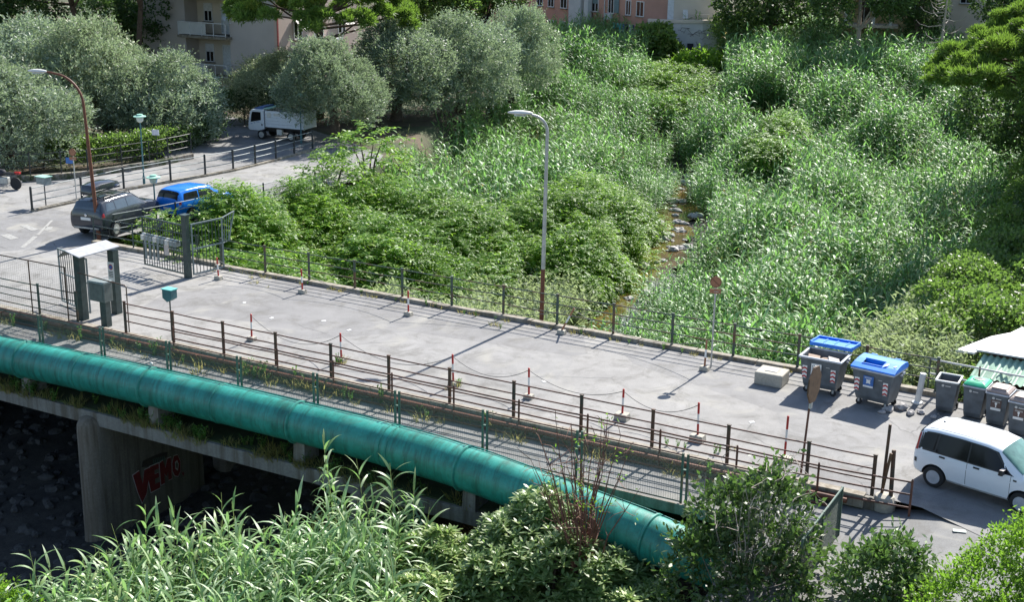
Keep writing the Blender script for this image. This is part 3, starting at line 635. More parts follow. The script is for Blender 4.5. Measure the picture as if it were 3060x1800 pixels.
# ------------------------------------------------------------------ gate, shelter, cabinets
t = bthing('gate_pillar', 'tall dark green steel pillar holding the open gate', 'pillar'); m = MB(); m.b2((-3.25, 6.3, 0), (-3.02, 6.53, 2.52)); m.build('shaft', M('gate_green'), t, bevel=.01); m = MB(); m.b2((-3.29, 6.26, 2.52), (-2.98, 6.57, 2.58)); m.build('cap', M('gate_green'), t)
def bar_leaf(name, label, p0, p1, z0, z1, n, mats, mid=.5, cat='gate'):
    t = bthing(name, label, cat); a, b = Vector((*p0, 0)), Vector((*p1, 0)); d = b - a; L = d.length; rz = math.atan2(d.y, d.x)
    for z in (z0, z0 + (z1 - z0) * mid, z1):
        m = MB(); m.box((a + b) / 2 + Vector((0, 0, z)), (L, .045, .055), rz); m.build('crossbar', M(mats[0]), t)
    for q in (a, b):
        m = MB(); m.box(q + Vector((0, 0, (z0 + z1) / 2)), (.05, .05, z1 - z0 + .06), rz); m.build('stile', M(mats[0]), t)
    mm = MB(); mm.box((0, 0, (z1 - z0) / 2), (.022, .022, z1 - z0)); me = bpy.data.meshes.new('bar'); me.from_pydata(mm.v, [], mm.f); me.materials.append(M(mats[1])); me.update()
    for i in range(1, n): inst('bar', me, t, a + d * (i / n) + Vector((0, 0, z0)), (0, 0, rz))
    return t
bar_leaf('gate_leaf', 'barred green gate leaf swung open toward the parked dark car', (-3.3, 6.45), (-5.75, 6.75), .12, 2.1, 16, ('gate_green', 'gate_green'), .45)
gl = bar_leaf('gate_wing', 'pale flared barred wing of the gate reaching over the kerb', (-3.0, 6.6), (-2.75, 8.1), .12, 2.15, 9, ('gate_grey', 'gate_green'), .5)
m = MB(); m.prism([(8.1, 1.12), (8.1, 2.18), (8.75, 2.28), (8.45, 1.12)], (-2.75, 0, 0), (0, 1, 0), (0, 0, 1), (1, 0, 0), .03)
m = MB()
for a, b in (((8.1, 2.16), (8.85, 2.3)), ((8.85, 2.3), (8.45, 1.15)), ((8.45, 1.15), (8.1, 1.12))): m.tube([(-2.74, a[0], a[1]), (-2.74, b[0], b[1])], .025, 6)
for k in range(1, 5): m.tube([(-2.74, 8.1 + .11 * k, 1.13), (-2.74, 8.1 + .14 * k, 2.17 + .02 * k)], .012, 6)
m.build('flare', M('gate_grey'), gl)
bar_leaf('gate_leaf', 'barred gate leaf standing open behind the white roofed shelter', (-2.6, .75), (-4.6, 1.3), .12, 2.1, 13, ('gate_grey', 'gate_green'), .55)
t = bthing('letterbox_row', 'row of grey tube letterboxes fixed on the open gate leaf', 'letterbox')
for i in range(9):
    m = MB(); u = -5.55 + .24 * i; m.box((u, 6.62 - i * .028, 1.32), (.16, .28, .2)); m.tube([(u - .08, 6.62 - i * .028, 1.42), (u + .08, 6.62 - i * .028, 1.42)], .07, 8); b_ = m.build('letterbox', M('gate_grey' if i % 3 else 'off_white'), t)
for i in range(4):
    m = MB(); m.tube([(-5.4 + .22 * i, 6.5, .45), (-5.4 + .22 * i, 6.5, 1.2)], .045, 8); m.build('tube', M('gate_grey'), t)
m = MB(); m.box((-4.2, 6.42, 1.08), (.22, .05, .6)); m.build('notice', M('card_pale'), t)
t = bthing('gate_shelter', 'dark gate pillars carrying a tilted white sheet roof and a no parking notice', 'shelter')
for u, v, z1 in ((-2.45, .28, 2.42), (-2.0, 1.45, 2.38)):
    m = MB(); m.b2((u - .14, v - .14, 0), (u + .14, v + .14, z1)); m.build('pillar', M('gate_green'), t, bevel=.01)
m = MB(); m.prism([(-2.5, -.25), (-1.85, -.25), (-1.85, 1.65), (-2.5, 1.65)], (0, 0, 2.05), (1, 0, -.22), (0, 1, 0), (0, 0, 1), .035); m.build('sheet_roof', M('booth_roof'), t); m = MB(); m.prism([(-2.85, -.3), (-2.505, -.3), (-2.505, 1.75), (-2.85, 1.75)], (0, 0, 4.35), (1, 0, .7), (0, 1, 0), (0, 0, 1), .035); m.build('sheet_roof_back', M('gate_green'), t)
m = MB(); m.b2((-2.15, 1.304, 1.25), (-1.85, 1.309, 1.95)); ps = m.build('notice', M('white_paint'), t)
m = MB(); m.tube([(-2.0, 1.3035, 1.77), (-2.0, 1.3015, 1.77)], .1, 20); m.build('ring', M('red_paint'), ps); m = MB(); m.tube([(-2.0, 1.3005, 1.77), (-2.0, 1.2985, 1.77)], .07, 20); m.build('disc', M('sticker_blue'), ps)
for k in range(4):
    m = MB(); m.b2((-2.1, 1.3005, 1.58 - .06 * k), (-1.9, 1.3035, 1.605 - .06 * k)); m.build('print_line', M('cloth_black'), ps)
t = bthing('utility_cabinet', 'dark grey-green utility cabinet on a pedestal in front of the gate shelter', 'cabinet')
m = MB(); m.b2((-1.32, .02, 0), (-1.04, .26, 1.0)); m.build('pedestal', M('gate_green'), t)
m = MB(); m.b2((-1.62, -.12, .95), (-.92, .28, 1.62)); m.build('cabinet_body', M('box_grey'), t, bevel=.015); m = MB(); m.b2((-1.65, -.15, 1.62), (-.89, .31, 1.68)); m.build('cabinet_top', M('gate_grey'), t); m = MB(); m.b2((-1.55, -.135, 1.0), (-.99, -.125, 1.57)); m.build('cabinet_door', M('box_grey'), t)
t = bthing('post_box', 'small teal box on a thin pole at the deck railing', 'box'); m = MB(); m.tube([(1.95, .05, 0), (1.95, .05, 1.5)], .025, 8); m.build('pole', M('gate_green'), t)
m = MB(); m.prism([(-.2, 0), (0, -.12), (.2, 0), (.2, .3), (-.2, .3)], (1.95, -.08, 1.55), (1, 0, 0), (0, 0, 1), (0, 1, 0), .28); m.build('box_body', M('box_teal'), t); m = MB(); m.b2((1.72, -.11, 1.85), (2.18, .23, 1.88)); m.build('box_top', M('cloth_teal'), t)
t = bthing('meter_box', 'small grey box on a pole behind the first post of the black railing', 'box'); m = MB(); m.tube([(-17.9, 12.6, 0), (-17.9, 12.6, 1.1)], .03, 8); m.build('pole', M('rail_black'), t); m = MB(); m.b2((-18.2, 12.4, 1.1), (-17.6, 12.8, 1.45)); m.build('box_body', M('gate_grey'), t); m = MB(); m.b2((-18.25, 12.35, 1.45), (-17.55, 12.85, 1.48)); m.build('box_top', M('lamp_cap'), t)
t = bthing('pedestrian_frame', 'thin rusty pipe frame between the gate shelter and the deck railing', 'barrier'); m = MB(); m.tube([(-2.2, -.05, 1.85), (.0, -.02, 1.7), (.05, -.02, 1.66), (.05, -.02, 0)], .022, 8); m.build('pipe_frame', M('rail_brown'), t)
t = bthing('concrete_block', 'pale square concrete block standing by the far kerb next to the big bins', 'block'); m = MB(); m.b2((20.35, 6.35, 0), (21.25, 7.15, .42)); m.build('block_body', M('block_concrete'), t, bevel=.04); m = MB(); m.b2((20.6, 6.6, .42), (21.0, 6.95, .44)); m.build('cap_stone', M('stone_pale'), t)
t = bthing('white_post', 'white plastic marker post standing in the shade beside the blue-lidded bin', 'post'); m = MB(); m.tube([(25.2, 7.35, 0), (25.28, 7.4, .95)], .09, 14); m.build('shaft', M('white_paint'), t, smooth=True); m = MB(); m.lathe([(.17, 0), (.17, .04), (.1, .07)], (25.2, 7.35, 0), 12); m.build('foot', M('white_paint'), t)
# rail behind the small bins
railing('railing', 'low pale-topped railing behind the small household waste bins', [(25.2 + 1.5 * i, 8.75 - .12 * i) for i in range(7)], 1.0, 2, M('rail_green'), M('off_white'), .03, .03, zb=0)

for lb, u, v, z, mt in (('small white notice on the dark railing beside the lantern post', -20.75, 23.3, 1.9, 'sign_white'), ('small blue sign on the dark railing under the silvery olive tree', -21.9, 18.0, 1.0, 'sign_blue')):
    t = bthing('small_sign', lb, 'sign'); m = MB(); m.box((u, v - .05, z), (.42, .02, .32), .35); m.build('plate', M(mt), t); m = MB(); m.tube([(u, v, .2), (u, v, z + .1)], .02, 6); m.build('pole', M('rail_black'), t)
# ------------------------------------------------------------------ cars
class Shell:
    def __init__(s, st): s.st = np.array(st, float)
    def sec(s, x):
        a = s.st; zb, zl, zt, w, wt = [np.interp(x, a[:, 0], a[:, k]) for k in range(1, 6)]
        e = min(.07, (zt - zl) * .45)
        return [(0, zb), (w * .84, zb), (w * .965, zb + .09), (w * .995, zb + (zl - zb) * .45), (w, zb + (zl - zb) * .75), (w * .965, zl), (wt + (w - wt) * .12, zt - e * 1.25), (wt * .93, zt - e * .35), (wt * .7, zt), (0, zt + .012)]
    def pt(s, x, q, side=1, off=0.0):
        S = s.sec(x); i = int(min(q, len(S) - 1.001)); f = q - i
        y = S[i][0] + (S[i + 1][0] - S[i][0]) * f; z = S[i][1] + (S[i + 1][1] - S[i][1]) * f
        if off:
            ty, tz = S[i + 1][0] - S[i][0], S[i + 1][1] - S[i][1]; L = math.hypot(ty, tz) or 1
            y += tz / L * off; z += -ty / L * off
        return Vector((x, y * side, z))
    def body(s, mat, parent, arches, r):
        xs = sorted(set([float(x) for x in s.st[:, 0]] + [float(x) for x in np.linspace(s.st[0, 0], s.st[-1, 0], 28)])); m = MB(); n = None; vs = []
        for x in xs:
            S = s.sec(x); ring = [(y, z) for y, z in S] + [(-y, z) for y, z in S[-2:0:-1]]; n = len(ring); vs += [(x, y, z) for y, z in ring]
        fs = [(i * n + k, i * n + (k + 1) % n, (i + 1) * n + (k + 1) % n, (i + 1) * n + k) for i in range(len(xs) - 1) for k in range(n)]
        fs += [tuple(range(n))[::-1], tuple((len(xs) - 1) * n + k for k in range(n))]
        m.add(vs, fs); o = m.build('body', mat, None, smooth=True)
        bm = bmesh.new(); bm.from_mesh(o.data); bmesh.ops.recalc_face_normals(bm, faces=bm.faces); bm.to_mesh(o.data); bm.free()
        o.data.materials.append(M('black_plastic'))
        c = MB(); c.mat = 0
        for ax in arches:
            for sd in (-1, 1): c.tube([(ax, sd * .52, r), (ax, sd * 1.2, r)], r * 1.2, 28)
        co = c.build('cut', M('black_plastic')); bm = bmesh.new(); bm.from_mesh(co.data); bmesh.ops.recalc_face_normals(bm, faces=bm.faces); bm.to_mesh(co.data); bm.free()
        md = o.modifiers.new('b', 'BOOLEAN'); md.operation = 'DIFFERENCE'; md.object = co; md.solver = 'EXACT'
        try: md.material_mode = 'TRANSFER'
        except Exception: pass
        bpy.context.view_layer.update(); dg = bpy.context.evaluated_depsgraph_get(); me = bpy.data.meshes.new_from_object(o.evaluated_get(dg))
        o.modifiers.clear(); o.data = me; bpy.data.objects.remove(co); me.name = 'body'
        me.polygons.foreach_set('use_smooth', [True] * len(me.polygons))
        try: me.set_sharp_from_angle(angle=rad(38))
        except Exception: pass
        o.parent = parent; return o
    def patch(s, name, mat, parent, x0, x1, q0, q1, sides=(1, -1), off=.006, nx=8, nq=5, slant=(0, 0)):
        """pane following the shell between stations x0..x1 and rows q0..q1; slant shifts its ends at the top"""
        for sd in sides:
            m = MB(); vs = []
            for j in range(nq + 1):
                g = j / nq; q = q0 + (q1 - q0) * g
                for i in range(nx + 1):
                    a = x0 + slant[0] * g; b = x1 + slant[1] * g; vs.append(s.pt(a + (b - a) * i / nx, q, sd, off))
            w = nx + 1; fs = [(j * w + i, j * w + i + 1, (j + 1) * w + i + 1, (j + 1) * w + i) for j in range(nq) for i in range(nx)]
            m.add(vs, fs); m.build(name, mat, parent, smooth=True)
    def span(s, name, mat, parent, x0, x1, q0, off=.008, n=8):
        """pane across the car (windscreen, rear window)"""
        m = MB(); vs = []; qs = [q0 + (9 - q0) * k / 5 for k in range(6)]; row = [(q, 1) for q in qs] + [(q, -1) for q in qs[-2::-1]]
        for i in range(n + 1):
            x = x0 + (x1 - x0) * i / n
            for q, sd in row:
                p = s.pt(x, q, sd, off); p.x += off * (1 if x0 > .8 else -1); vs.append(p)
        w = len(row); m.add(vs, [(i * w + k, i * w + k + 1, (i + 1) * w + k + 1, (i + 1) * w + k) for i in range(n) for k in range(w - 1)]); return m.build(name, mat, parent, smooth=True)
def wheel_meshes(r, w, spokes, rimmat):
    rx = Matrix.Rotation(pi / 2, 3, 'X')
    t = MB(); t.lathe([(r * .6, -w / 2), (r * .93, -w / 2), (r, -w / 2 + .03), (r, w / 2 - .03), (r * .93, w / 2), (r * .6, w / 2)], (0, 0, 0), 28, rx)
    k = MB(); k.lathe([(r * .05, -w / 2 - .004), (r * .16, -w / 2 - .01), (r * .2, -w / 2 + .01)], (0, 0, 0), 16, rx)
    k.lathe([(r * .52, -w / 2 - .006), (r * .63, -w / 2 - .006), (r * .63, -w / 2 + .03), (r * .52, -w / 2 + .03)], (0, 0, 0), 24, rx)
    for i in range(spokes):
        a = 2 * pi * i / spokes; k.box(rx @ Vector((cos(a) * r * .35, sin(a) * r * .35, -w / 2 + .008)), (r * .5, r * .13, .03), mtx=rx @ Matrix.Rotation(a, 3, 'Z'))
    b = MB(); b.lathe([(.01, -w / 2 + .025), (r * .6, -w / 2 + .025), (r * .6, w / 2), (.01, w / 2)], (0, 0, 0), 20, rx)
    return t, k, b
def add_wheels(t, axles, y, r, w, spokes, rimmat):
    T, K, Bk = wheel_meshes(r, w, spokes, rimmat); protos = None
    for ax in axles:
        for sd in (-1, 1):
            if protos is None:
                wh = bpy.data.objects.new('wheel', None); COL.objects.link(wh); wh.parent = t
                a = T.build('tyre', M('tyre'), wh, smooth=True); b = K.build('rim', M(rimmat), wh, smooth=True); c = Bk.build('brake_disc', M('black_plastic'), wh); protos = wh
                o = wh
            else: o = copy_tree(protos, t)
            o.location = (ax, sd * y, r); o.rotation_euler = (0, 0, pi if sd < 0 else 0)
def lamp_box(t, nm, mat, S, x0, x1, q0, q1, sides=(1, -1), off=.012): S.patch(nm, mat, t, x0, x1, q0, q1, sides, off, 3, 4)

# white hatchback by the street
t = thing('hatchback_car', 'small white five-door hatchback parked on the street beside the waste bins', 'car', (11.52, 32.22, 0), -.745, 'parked cars')
S = Shell([(-.64, .42, .74, .84, .62, .56), (-.61, .34, .9, 1.12, .74, .60), (-.55, .29, .94, 1.40, .79, .60), (-.42, .26, .95, 1.49, .81, .61), (-.1, .25, .95, 1.535, .82, .62), (.6, .23, .94, 1.555, .825, .63), (1.25, .23, .93, 1.535, .825, .625), (1.62, .23, .93, 1.47, .825, .61), (1.95, .23, .93, 1.24, .82, .65), (2.3, .23, .92, 1.01, .81, .72), (2.6, .24, .86, .95, .79, .70), (2.9, .27, .76, .87, .74, .62), (3.03, .32, .62, .74, .66, .55), (3.08, .38, .52, .62, .55, .48)])
bd = S.body(M('car_white'), t, (0, 2.3), .29)
S.patch('window_surround', M('black_plastic'), t, -.5, 2.06, 5.0, 6.02, off=.004, slant=(.03, -.5), nx=14); S.patch('rear_door_window', M('glass_dark'), t, -.02, .83, 5.06, 5.96, off=.009, slant=(.05, 0)); S.patch('front_door_window', M('glass_dark'), t, .87, 1.98, 5.06, 5.96, off=.009, slant=(0, -.5)); S.patch('quarter_window', M('glass_dark'), t, -.45, -.06, 5.1, 5.94, off=.009, slant=(.03, .03))
S.span('windscreen', M('glass_green'), t, 1.62, 2.24, 6.3); S.span('rear_window', M('glass_dark'), t, -.60, -.48, 6.3)
lamp_box(t, 'tail_light', M('tail_red'), S, -.62, -.5, 4.85, 6.1)
for x in (.1, 1.02): S.patch('door_handle', M('black_plastic'), t, x, x + .16, 4.55, 4.8, off=.02, nx=2, nq=1)
for x in (.84, 1.98): S.patch('door_seam', M('bin_grey'), t, x, x + .012, 1.6, 5.0, off=.003, nx=1, nq=6)
S.patch('side_repeater', M('black_plastic'), t, 2.05, 2.14, 4.35, 4.6, off=.006, nx=1, nq=1); S.patch('roof_channel', M('black_plastic'), t, -.35, 1.55, 7.35, 7.5, off=.004, nx=10, nq=1)
for sd in (-1, 1):
    m = MB(); m.box((1.78, sd * .9, 1.0), (.12, .2, .14), taper=.85); mr = m.build('door_mirror', M('black_plastic'), t, bevel=.02); m = MB(); m.box((1.80, sd * .9, 1.075), (.1, .16, .012)); m.build('mirror_cap', M('card_pale'), mr)
m = MB(); m.tube([(-.2, 0, 1.54), (-.42, 0, 1.72)], .006, 5); m.lathe([(.03, 0), (.012, .03)], (-.2, 0, 1.54), 8); m.build('aerial', M('black_plastic'), t)
m = MB(); m.box((-.63, 0, .46), (.06, 1.1, .14)); m.build('rear_bumper_strip', M('black_plastic'), t, bevel=.02); S.patch('bumper_corner', M('black_plastic'), t, -.62, -.5, 3.0, 3.6, off=.012, nx=2, nq=2)
m = MB(); m.box((-.645, 0, .72), (.012, .5, .12)); m.build('number_plate', M('white_paint'), t)
S.patch('fuel_flap', M('bin_rim'), t, -.36, -.2, 4.5, 4.52, sides=(-1,), off=.004, nx=3, nq=1)
add_wheels(t, (0, 2.3), .73, .29, .18, 12, 'bin_rim')

# dark off-roader with roof box
DUS = thing('off_road_car', 'dark off-road estate car with a black roof box parked beside the rusty lamp', 'car', (-19.05, 58.05, 0), rad(78), 'parked cars')
DUS.location = (*B(-11.35, 9.75)[:2], 0); DUS.rotation_euler = (0, 0, rad(69)); DUS.scale = (1, 1, 1.06); t = DUS
S = Shell([(-.88, .5, .82, .92, .72, .62), (-.84, .42, 1.0, 1.1, .86, .72), (-.78, .38, 1.06, 1.3, .89, .68), (-.62, .36, 1.07, 1.55, .90, .65), (-.3, .34, 1.07, 1.62, .91, .66), (.5, .33, 1.06, 1.64, .91, .66), (1.25, .33, 1.06, 1.62, .91, .66), (1.65, .33, 1.06, 1.56, .91, .65), (2.05, .33, 1.06, 1.3, .90, .72), (2.35, .33, 1.05, 1.13, .90, .80), (2.9, .34, .98, 1.07, .88, .78), (3.3, .38, .86, .97, .82, .7), (3.44, .46, .68, .78, .66, .55)])
S.body(M('car_dark'), t, (0, 2.67), .34)
S.patch('quarter_window', M('glass_sky'), t, -.5, .12, 5.2, 5.82, slant=(.12, 0)); S.patch('rear_door_window', M('glass_sky'), t, .18, .95, 5.14, 5.86); S.patch('front_door_window', M('glass_sky'), t, 1.0, 2.05, 5.14, 5.86, slant=(0, -.45))
S.span('rear_window', M('glass_sky'), t, -.80, -.60, 6.25); S.span('windscreen', M('glass_sky'), t, 1.68, 2.3, 6.3); lamp_box(t, 'tail_light', M('tail_red'), S, -.84, -.70, 4.4, 5.2)
m = MB(); m.box((-.895, 0, .86), (.012, .52, .12)); m.build('number_plate', M('white_paint'), t); m = MB(); m.box((-.88, 0, .48), (.08, 1.3, .06)); m.build('skid_plate', M('lamp_grey'), t); m = MB(); m.lathe([(.07, 0), (.05, .012)], (-.885, 0, 1.0), 12, Matrix.Rotation(-pi / 2, 3, 'Y')); m.build('badge', M('chrome'), t)
for sd in (-1, 1):
    m = MB(); m.tube([(-.35, sd * .6, 1.60), (-.3, sd * .6, 1.69), (1.4, sd * .6, 1.70), (1.5, sd * .6, 1.6)], .022, 8); m.build('roof_rail', M('black_plastic'), t, smooth=True)
for x in (.15, 1.0):
    m = MB(); m.box((x, 0, 1.73), (.07, 1.25, .035)); m.build('crossbar', M('lamp_grey'), t)
m = MB(); vs = []; N = 12; secs = [(-.75, .30, .10), (-.62, .40, .2), (-.2, .42, .23), (.6, .42, .22), (1.1, .38, .17), (1.3, .28, .09)]
for x, w, h in secs:
    for k in range(N): a = 2 * pi * k / N; c, s_ = cos(a), sin(a); vs.append((x, w * math.copysign(abs(c) ** .5, c), 1.80 + h + (h * 1.15 if s_ > 0 else h * .7) * math.copysign(abs(s_) ** .6, s_)))
m.add(vs, [(i * N + k, i * N + (k + 1) % N, (i + 1) * N + (k + 1) % N, (i + 1) * N + k) for i in range(len(secs) - 1) for k in range(N)] + [tuple(range(N))[::-1], tuple((len(secs) - 1) * N + k for k in range(N))])
rb = m.build('roof_box', M('car_dark'), t, smooth=True); m = MB(); m.tube([(-.7, -.415, 2.0), (1.2, -.38, 1.98)], .012, 6); m.build('box_seam', M('lamp_grey'), rb)
add_wheels(t, (0, 2.67), .80, .34, .22, 5, 'lamp_grey')

# blue hatchback
t = thing('hatchback_car', 'bright blue hatchback parked ahead of the dark car, half behind leaves', 'car', (*B(-10.05, 13.6)[:2], 0), rad(58), 'parked cars')
t.location = (-15.75, 60.9, 0)
S = Shell([(-.7, .44, .74, .84, .64, .58), (-.67, .36, .9, 1.05, .76, .62), (-.60, .31, .95, 1.35, .82, .60), (-.45, .28, .96, 1.47, .84, .61), (-.1, .26, .95, 1.52, .84, .63), (.6, .25, .94, 1.53, .845, .63), (1.25, .25, .93, 1.49, .845, .62), (1.6, .25, .93, 1.40, .84, .61), (2.0, .25, .92, 1.14, .83, .68), (2.35, .25, .90, .98, .82, .72), (2.8, .28, .80, .90, .78, .66), (3.1, .36, .6, .74, .66, .55)])
S.body(M('car_blue'), t, (0, 2.4), .3)
S.patch('quarter_window', M('glass_dark'), t, -.38, .55, 5.2, 5.84, slant=(.1, 0)); S.patch('front_door_window', M('glass_dark'), t, .62, 1.9, 5.14, 5.86, slant=(0, -.5)); S.span('rear_window', M('glass_dark'), t, -.655, -.5, 6.1); S.span('windscreen', M('glass_green'), t, 1.6, 2.25, 6.3); lamp_box(t, 'tail_light', M('tail_red'), S, -.66, -.56, 4.6, 5.2)
m = MB(); m.box((-.70, 0, .62), (.012, .5, .11)); m.build('number_plate', M('white_paint'), t); S.patch('door_seam', M('black_plastic'), t, .6, .612, 1.6, 5.0, off=.003, nx=1, nq=6)
add_wheels(t, (0, 2.4), .75, .3, .19, 7, 'lamp_grey')

# white light truck
hd = math.atan2(.8, -2.1); t = thing('light_truck', 'white light truck with a high-sided body parked in the shade of the olive trees', 'truck', (-13.75, 83.2, 0), hd); t.scale = (.85, .85, .88)
m = MB(); prof = [(2.55, .62), (3.52, .62), (3.62, .75), (3.60, 1.15), (3.42, 1.95), (3.25, 2.12), (2.3, 2.15), (2.25, 2.05), (2.25, .75)]
m.prism(prof, (0, -.88, 0), (1, 0, 0), (0, 0, 1), (0, 1, 0), 1.76); m.build('cab', M('truck_white'), t, bevel=.04)
for sd in (-1, 1):
    m = MB(); m.prism([(2.5, 1.38), (3.38, 1.2), (3.32, 1.62), (3.22, 1.95), (2.5, 1.95)], (0, sd * .886, 0), (1, 0, 0), (0, 0, 1), (0, sd, 0), .006); m.build('side_window', M('glass_dark'), t)
    m = MB(); m.box((3.5, sd * 1.02, 1.55), (.06, .12, .3)); m.build('mirror', M('black_plastic'), t); m = MB(); m.box((2.42, sd * .888, 1.05), (.1, .006, .14)); m.build('air_vent', M('black_plastic'), t)
    for k, (a, b, z) in enumerate(((2.6, 2.95, 1.24), (2.95, 3.15, 1.16), (3.2, 3.4, 1.08))):
        m = MB(); m.box(((a + b) / 2, sd * .887, z), (b - a - .06, .004, .035)); m.build('lettering', M('sticker_blue'), t)
m = MB(); m.prism([(-.76, 1.2), (.76, 1.2), (.68, 1.92), (-.68, 1.92)], (3.62, 0, 0), (0, 1, 0), (-.22, 0, 1), (1, 0, .2), .01); m.build('windscreen', M('glass_dark'), t)
m = MB(); m.prism([(2.3, 2.16), (3.2, 2.16), (2.8, 2.3), (2.3, 2.34)], (0, -.7, 0), (1, 0, 0), (0, 0, 1), (0, 1, 0), 1.4); m.build('roof_spoiler', M('cloth_blue'), t)
m = MB(); m.box((1.0, 0, .62), (4.0, .8, .2)); m.build('chassis', M('black_plastic'), t)
m = MB(); m.b2((-1.15, -.95, .82), (2.1, .95, .92)); m.build('load_bed', M('black_plastic'), t)
for sd in (-1, 1):
    for k in range(5):
        z0 = .92 + .235 * k; m = MB(); m.b2((-1.12, sd * .93 - .015, z0 + .006), (2.06, sd * .93 + .015, z0 + .229)); m.build('side_board', M('truck_white'), t)
    m = MB(); m.box((-.1 + 1.2, sd * .955, 1.85), (.5, .004, .2)); m.build('lettering', M('off_white'), t)
    m = MB(); m.lathe([(.2, 0), (.2, .01), (.14, .012)], (1.75, sd * .948, 1.8), 16, Matrix.Rotation(sd * -pi / 2, 3, 'X')); m.build('emblem', M('off_white'), t)
    m = MB(); m.box((.95, sd * .8, .62), (.42, .3, .42)); m.build('fuel_tank', M('off_white'), t, bevel=.03)
for x in (-1.13, 2.08):
    m = MB(); m.b2((x - .015, -.93, .92), (x + .015, .93, 2.1)); m.build('end_board', M('truck_white'), t)
m = MB(); m.box((2.0, 0, 2.22), (.5, 1.7, .05)); m.build('top_cover', M('lamp_cap'), t)
add_wheels(t, (0, 2.5), .78, .34, .24, 6, 'lamp_grey')

# motorcycle at the picture's edge
t = thing('motorcycle', 'black and red motorcycle parked by the dark railing', 'motorcycle', (-25.6, 66.9, 0), rad(165)); rx = Matrix.Rotation(pi / 2, 3, 'X')
for x in (0, 1.4):
    w_ = bpy.data.objects.new('wheel', None); COL.objects.link(w_); w_.parent = t; m = MB(); m.lathe([(.24, -.05), (.29, -.06), (.32, -.03), (.32, .03), (.29, .06), (.24, .05)], (x, 0, .32), 20, rx); m.build('tyre', M('tyre'), w_, smooth=True); m = MB(); m.lathe([(.03, -.04), (.05, 0), (.03, .04)], (x, 0, .32), 8, rx)
    for k in range(6): m.box(Vector((x, 0, .32)) + rx @ Vector((cos(k * pi / 3) * .13, sin(k * pi / 3) * .13, 0)), (.24, .03, .02), mtx=rx @ Matrix.Rotation(k * pi / 3, 3, 'Z'))
    m.build('rim', M('lamp_grey'), w_)
m = MB(); m.box((.65, 0, .45), (.5, .3, .36)); m.build('engine', M('lamp_grey'), t, bevel=.05); m = MB(); m.lathe([(.05, -.3), (.17, -.2), (.19, .05), (.1, .28)], (.85, 0, .85), 12, Matrix.Rotation(pi / 2, 3, 'Y')); m.build('tank', M('cloth_black'), t, smooth=True)
m = MB(); m.box((.3, 0, .84), (.75, .28, .1)); m.build('seat', M('black_plastic'), t, bevel=.03); m = MB(); m.box((-.15, 0, .88), (.3, .2, .12)); m.build('tail', M('tail_red'), t, bevel=.03)
for sd in (-1, 1):
    m = MB(); m.tube([(1.4, sd * .1, .32), (1.15, sd * .1, 1.0)], .025, 8); m.build('fork', M('steel'), t); m = MB(); m.tube([(1.15, 0, 1.05), (1.05, sd * .35, 1.1)], .015, 6); m.build('handlebar', M('black_plastic'), t); m = MB(); m.lathe([(.06, 0), (.06, .02)], (1.12, sd * .33, 1.25), 10, rx); m.build('mirror', M('chrome'), t)
m = MB(); m.tube([(.5, -.16, .3), (-.2, -.2, .4)], .05, 10); m.build('exhaust', M('steel'), t); m = MB(); m.lathe([(.09, 0), (.11, .06), (.06, .1)], (1.28, 0, .98), 12, Matrix.Rotation(pi / 2, 3, 'Y')); m.build('headlight', M('lamp_glass'), t)

# ------------------------------------------------------------------ waste containers
def frustum(m, c, lo, hi, z0, z1):
    (a, b), (d, e) = lo, hi; v = [(-a, -b, z0), (a, -b, z0), (a, b, z0), (-a, b, z0), (-d, -e, z1), (d, -e, z1), (d, e, z1), (-d, e, z1)]
    m.add([Vector(p) + Vector(c) for p in v], [(3, 2, 1, 0), (0, 1, 5, 4), (1, 2, 6, 5), (2, 3, 7, 6), (3, 0, 4, 7)])
def hollow(m, lo, hi, z0, z1, th, depth):
    (a, b), (d, e) = lo, hi
    def ring(x, y, z): return [(-x, -y, z), (x, -y, z), (x, y, z), (-x, y, z)]
    f = (z1 - depth - z0) / (z1 - z0); ia, ib = a + (d - a) * f - th, b + (e - b) * f - th
    R = [ring(a, b, z0), ring(a + (d - a) * .12, b + (e - b) * .2 + .05, z0 + .14), ring(d, e, z1), ring(d - th, e - th, z1), ring(ia, ib, z1 - depth)]; vs = sum(R, []); fs = [(3, 2, 1, 0)]
    for i in range(len(R) - 1): fs += [(4 * i + k, 4 * i + (k + 1) % 4, 4 * i + 4 + (k + 1) % 4, 4 * i + 4 + k) for k in range(4)]
    fs.append((16, 17, 18, 19)); m.add(vs, fs)
def chevrons(t, x, z0, z1, y, n=3, w=.16):
    m = MB(); m.b2((x - w / 2, y - .006, z0), (x + w / 2, y - .002, z1)); pn = m.build('reflector', M('white_paint'), t); h = (z1 - z0) / n
    for k in range(n):
        z = z0 + h * k; m = MB(); m.add([(x - w / 2, y - .008, z + .0), (x, y - .008, z + h * .3), (x + w / 2, y - .008, z), (x + w / 2, y - .008, z + h * .42), (x, y - .008, z + h * .72), (x - w / 2, y - .008, z + h * .42)], [(0, 1, 4, 5), (1, 2, 3, 4)]); m.build('chevron', M('red_paint'), pn)
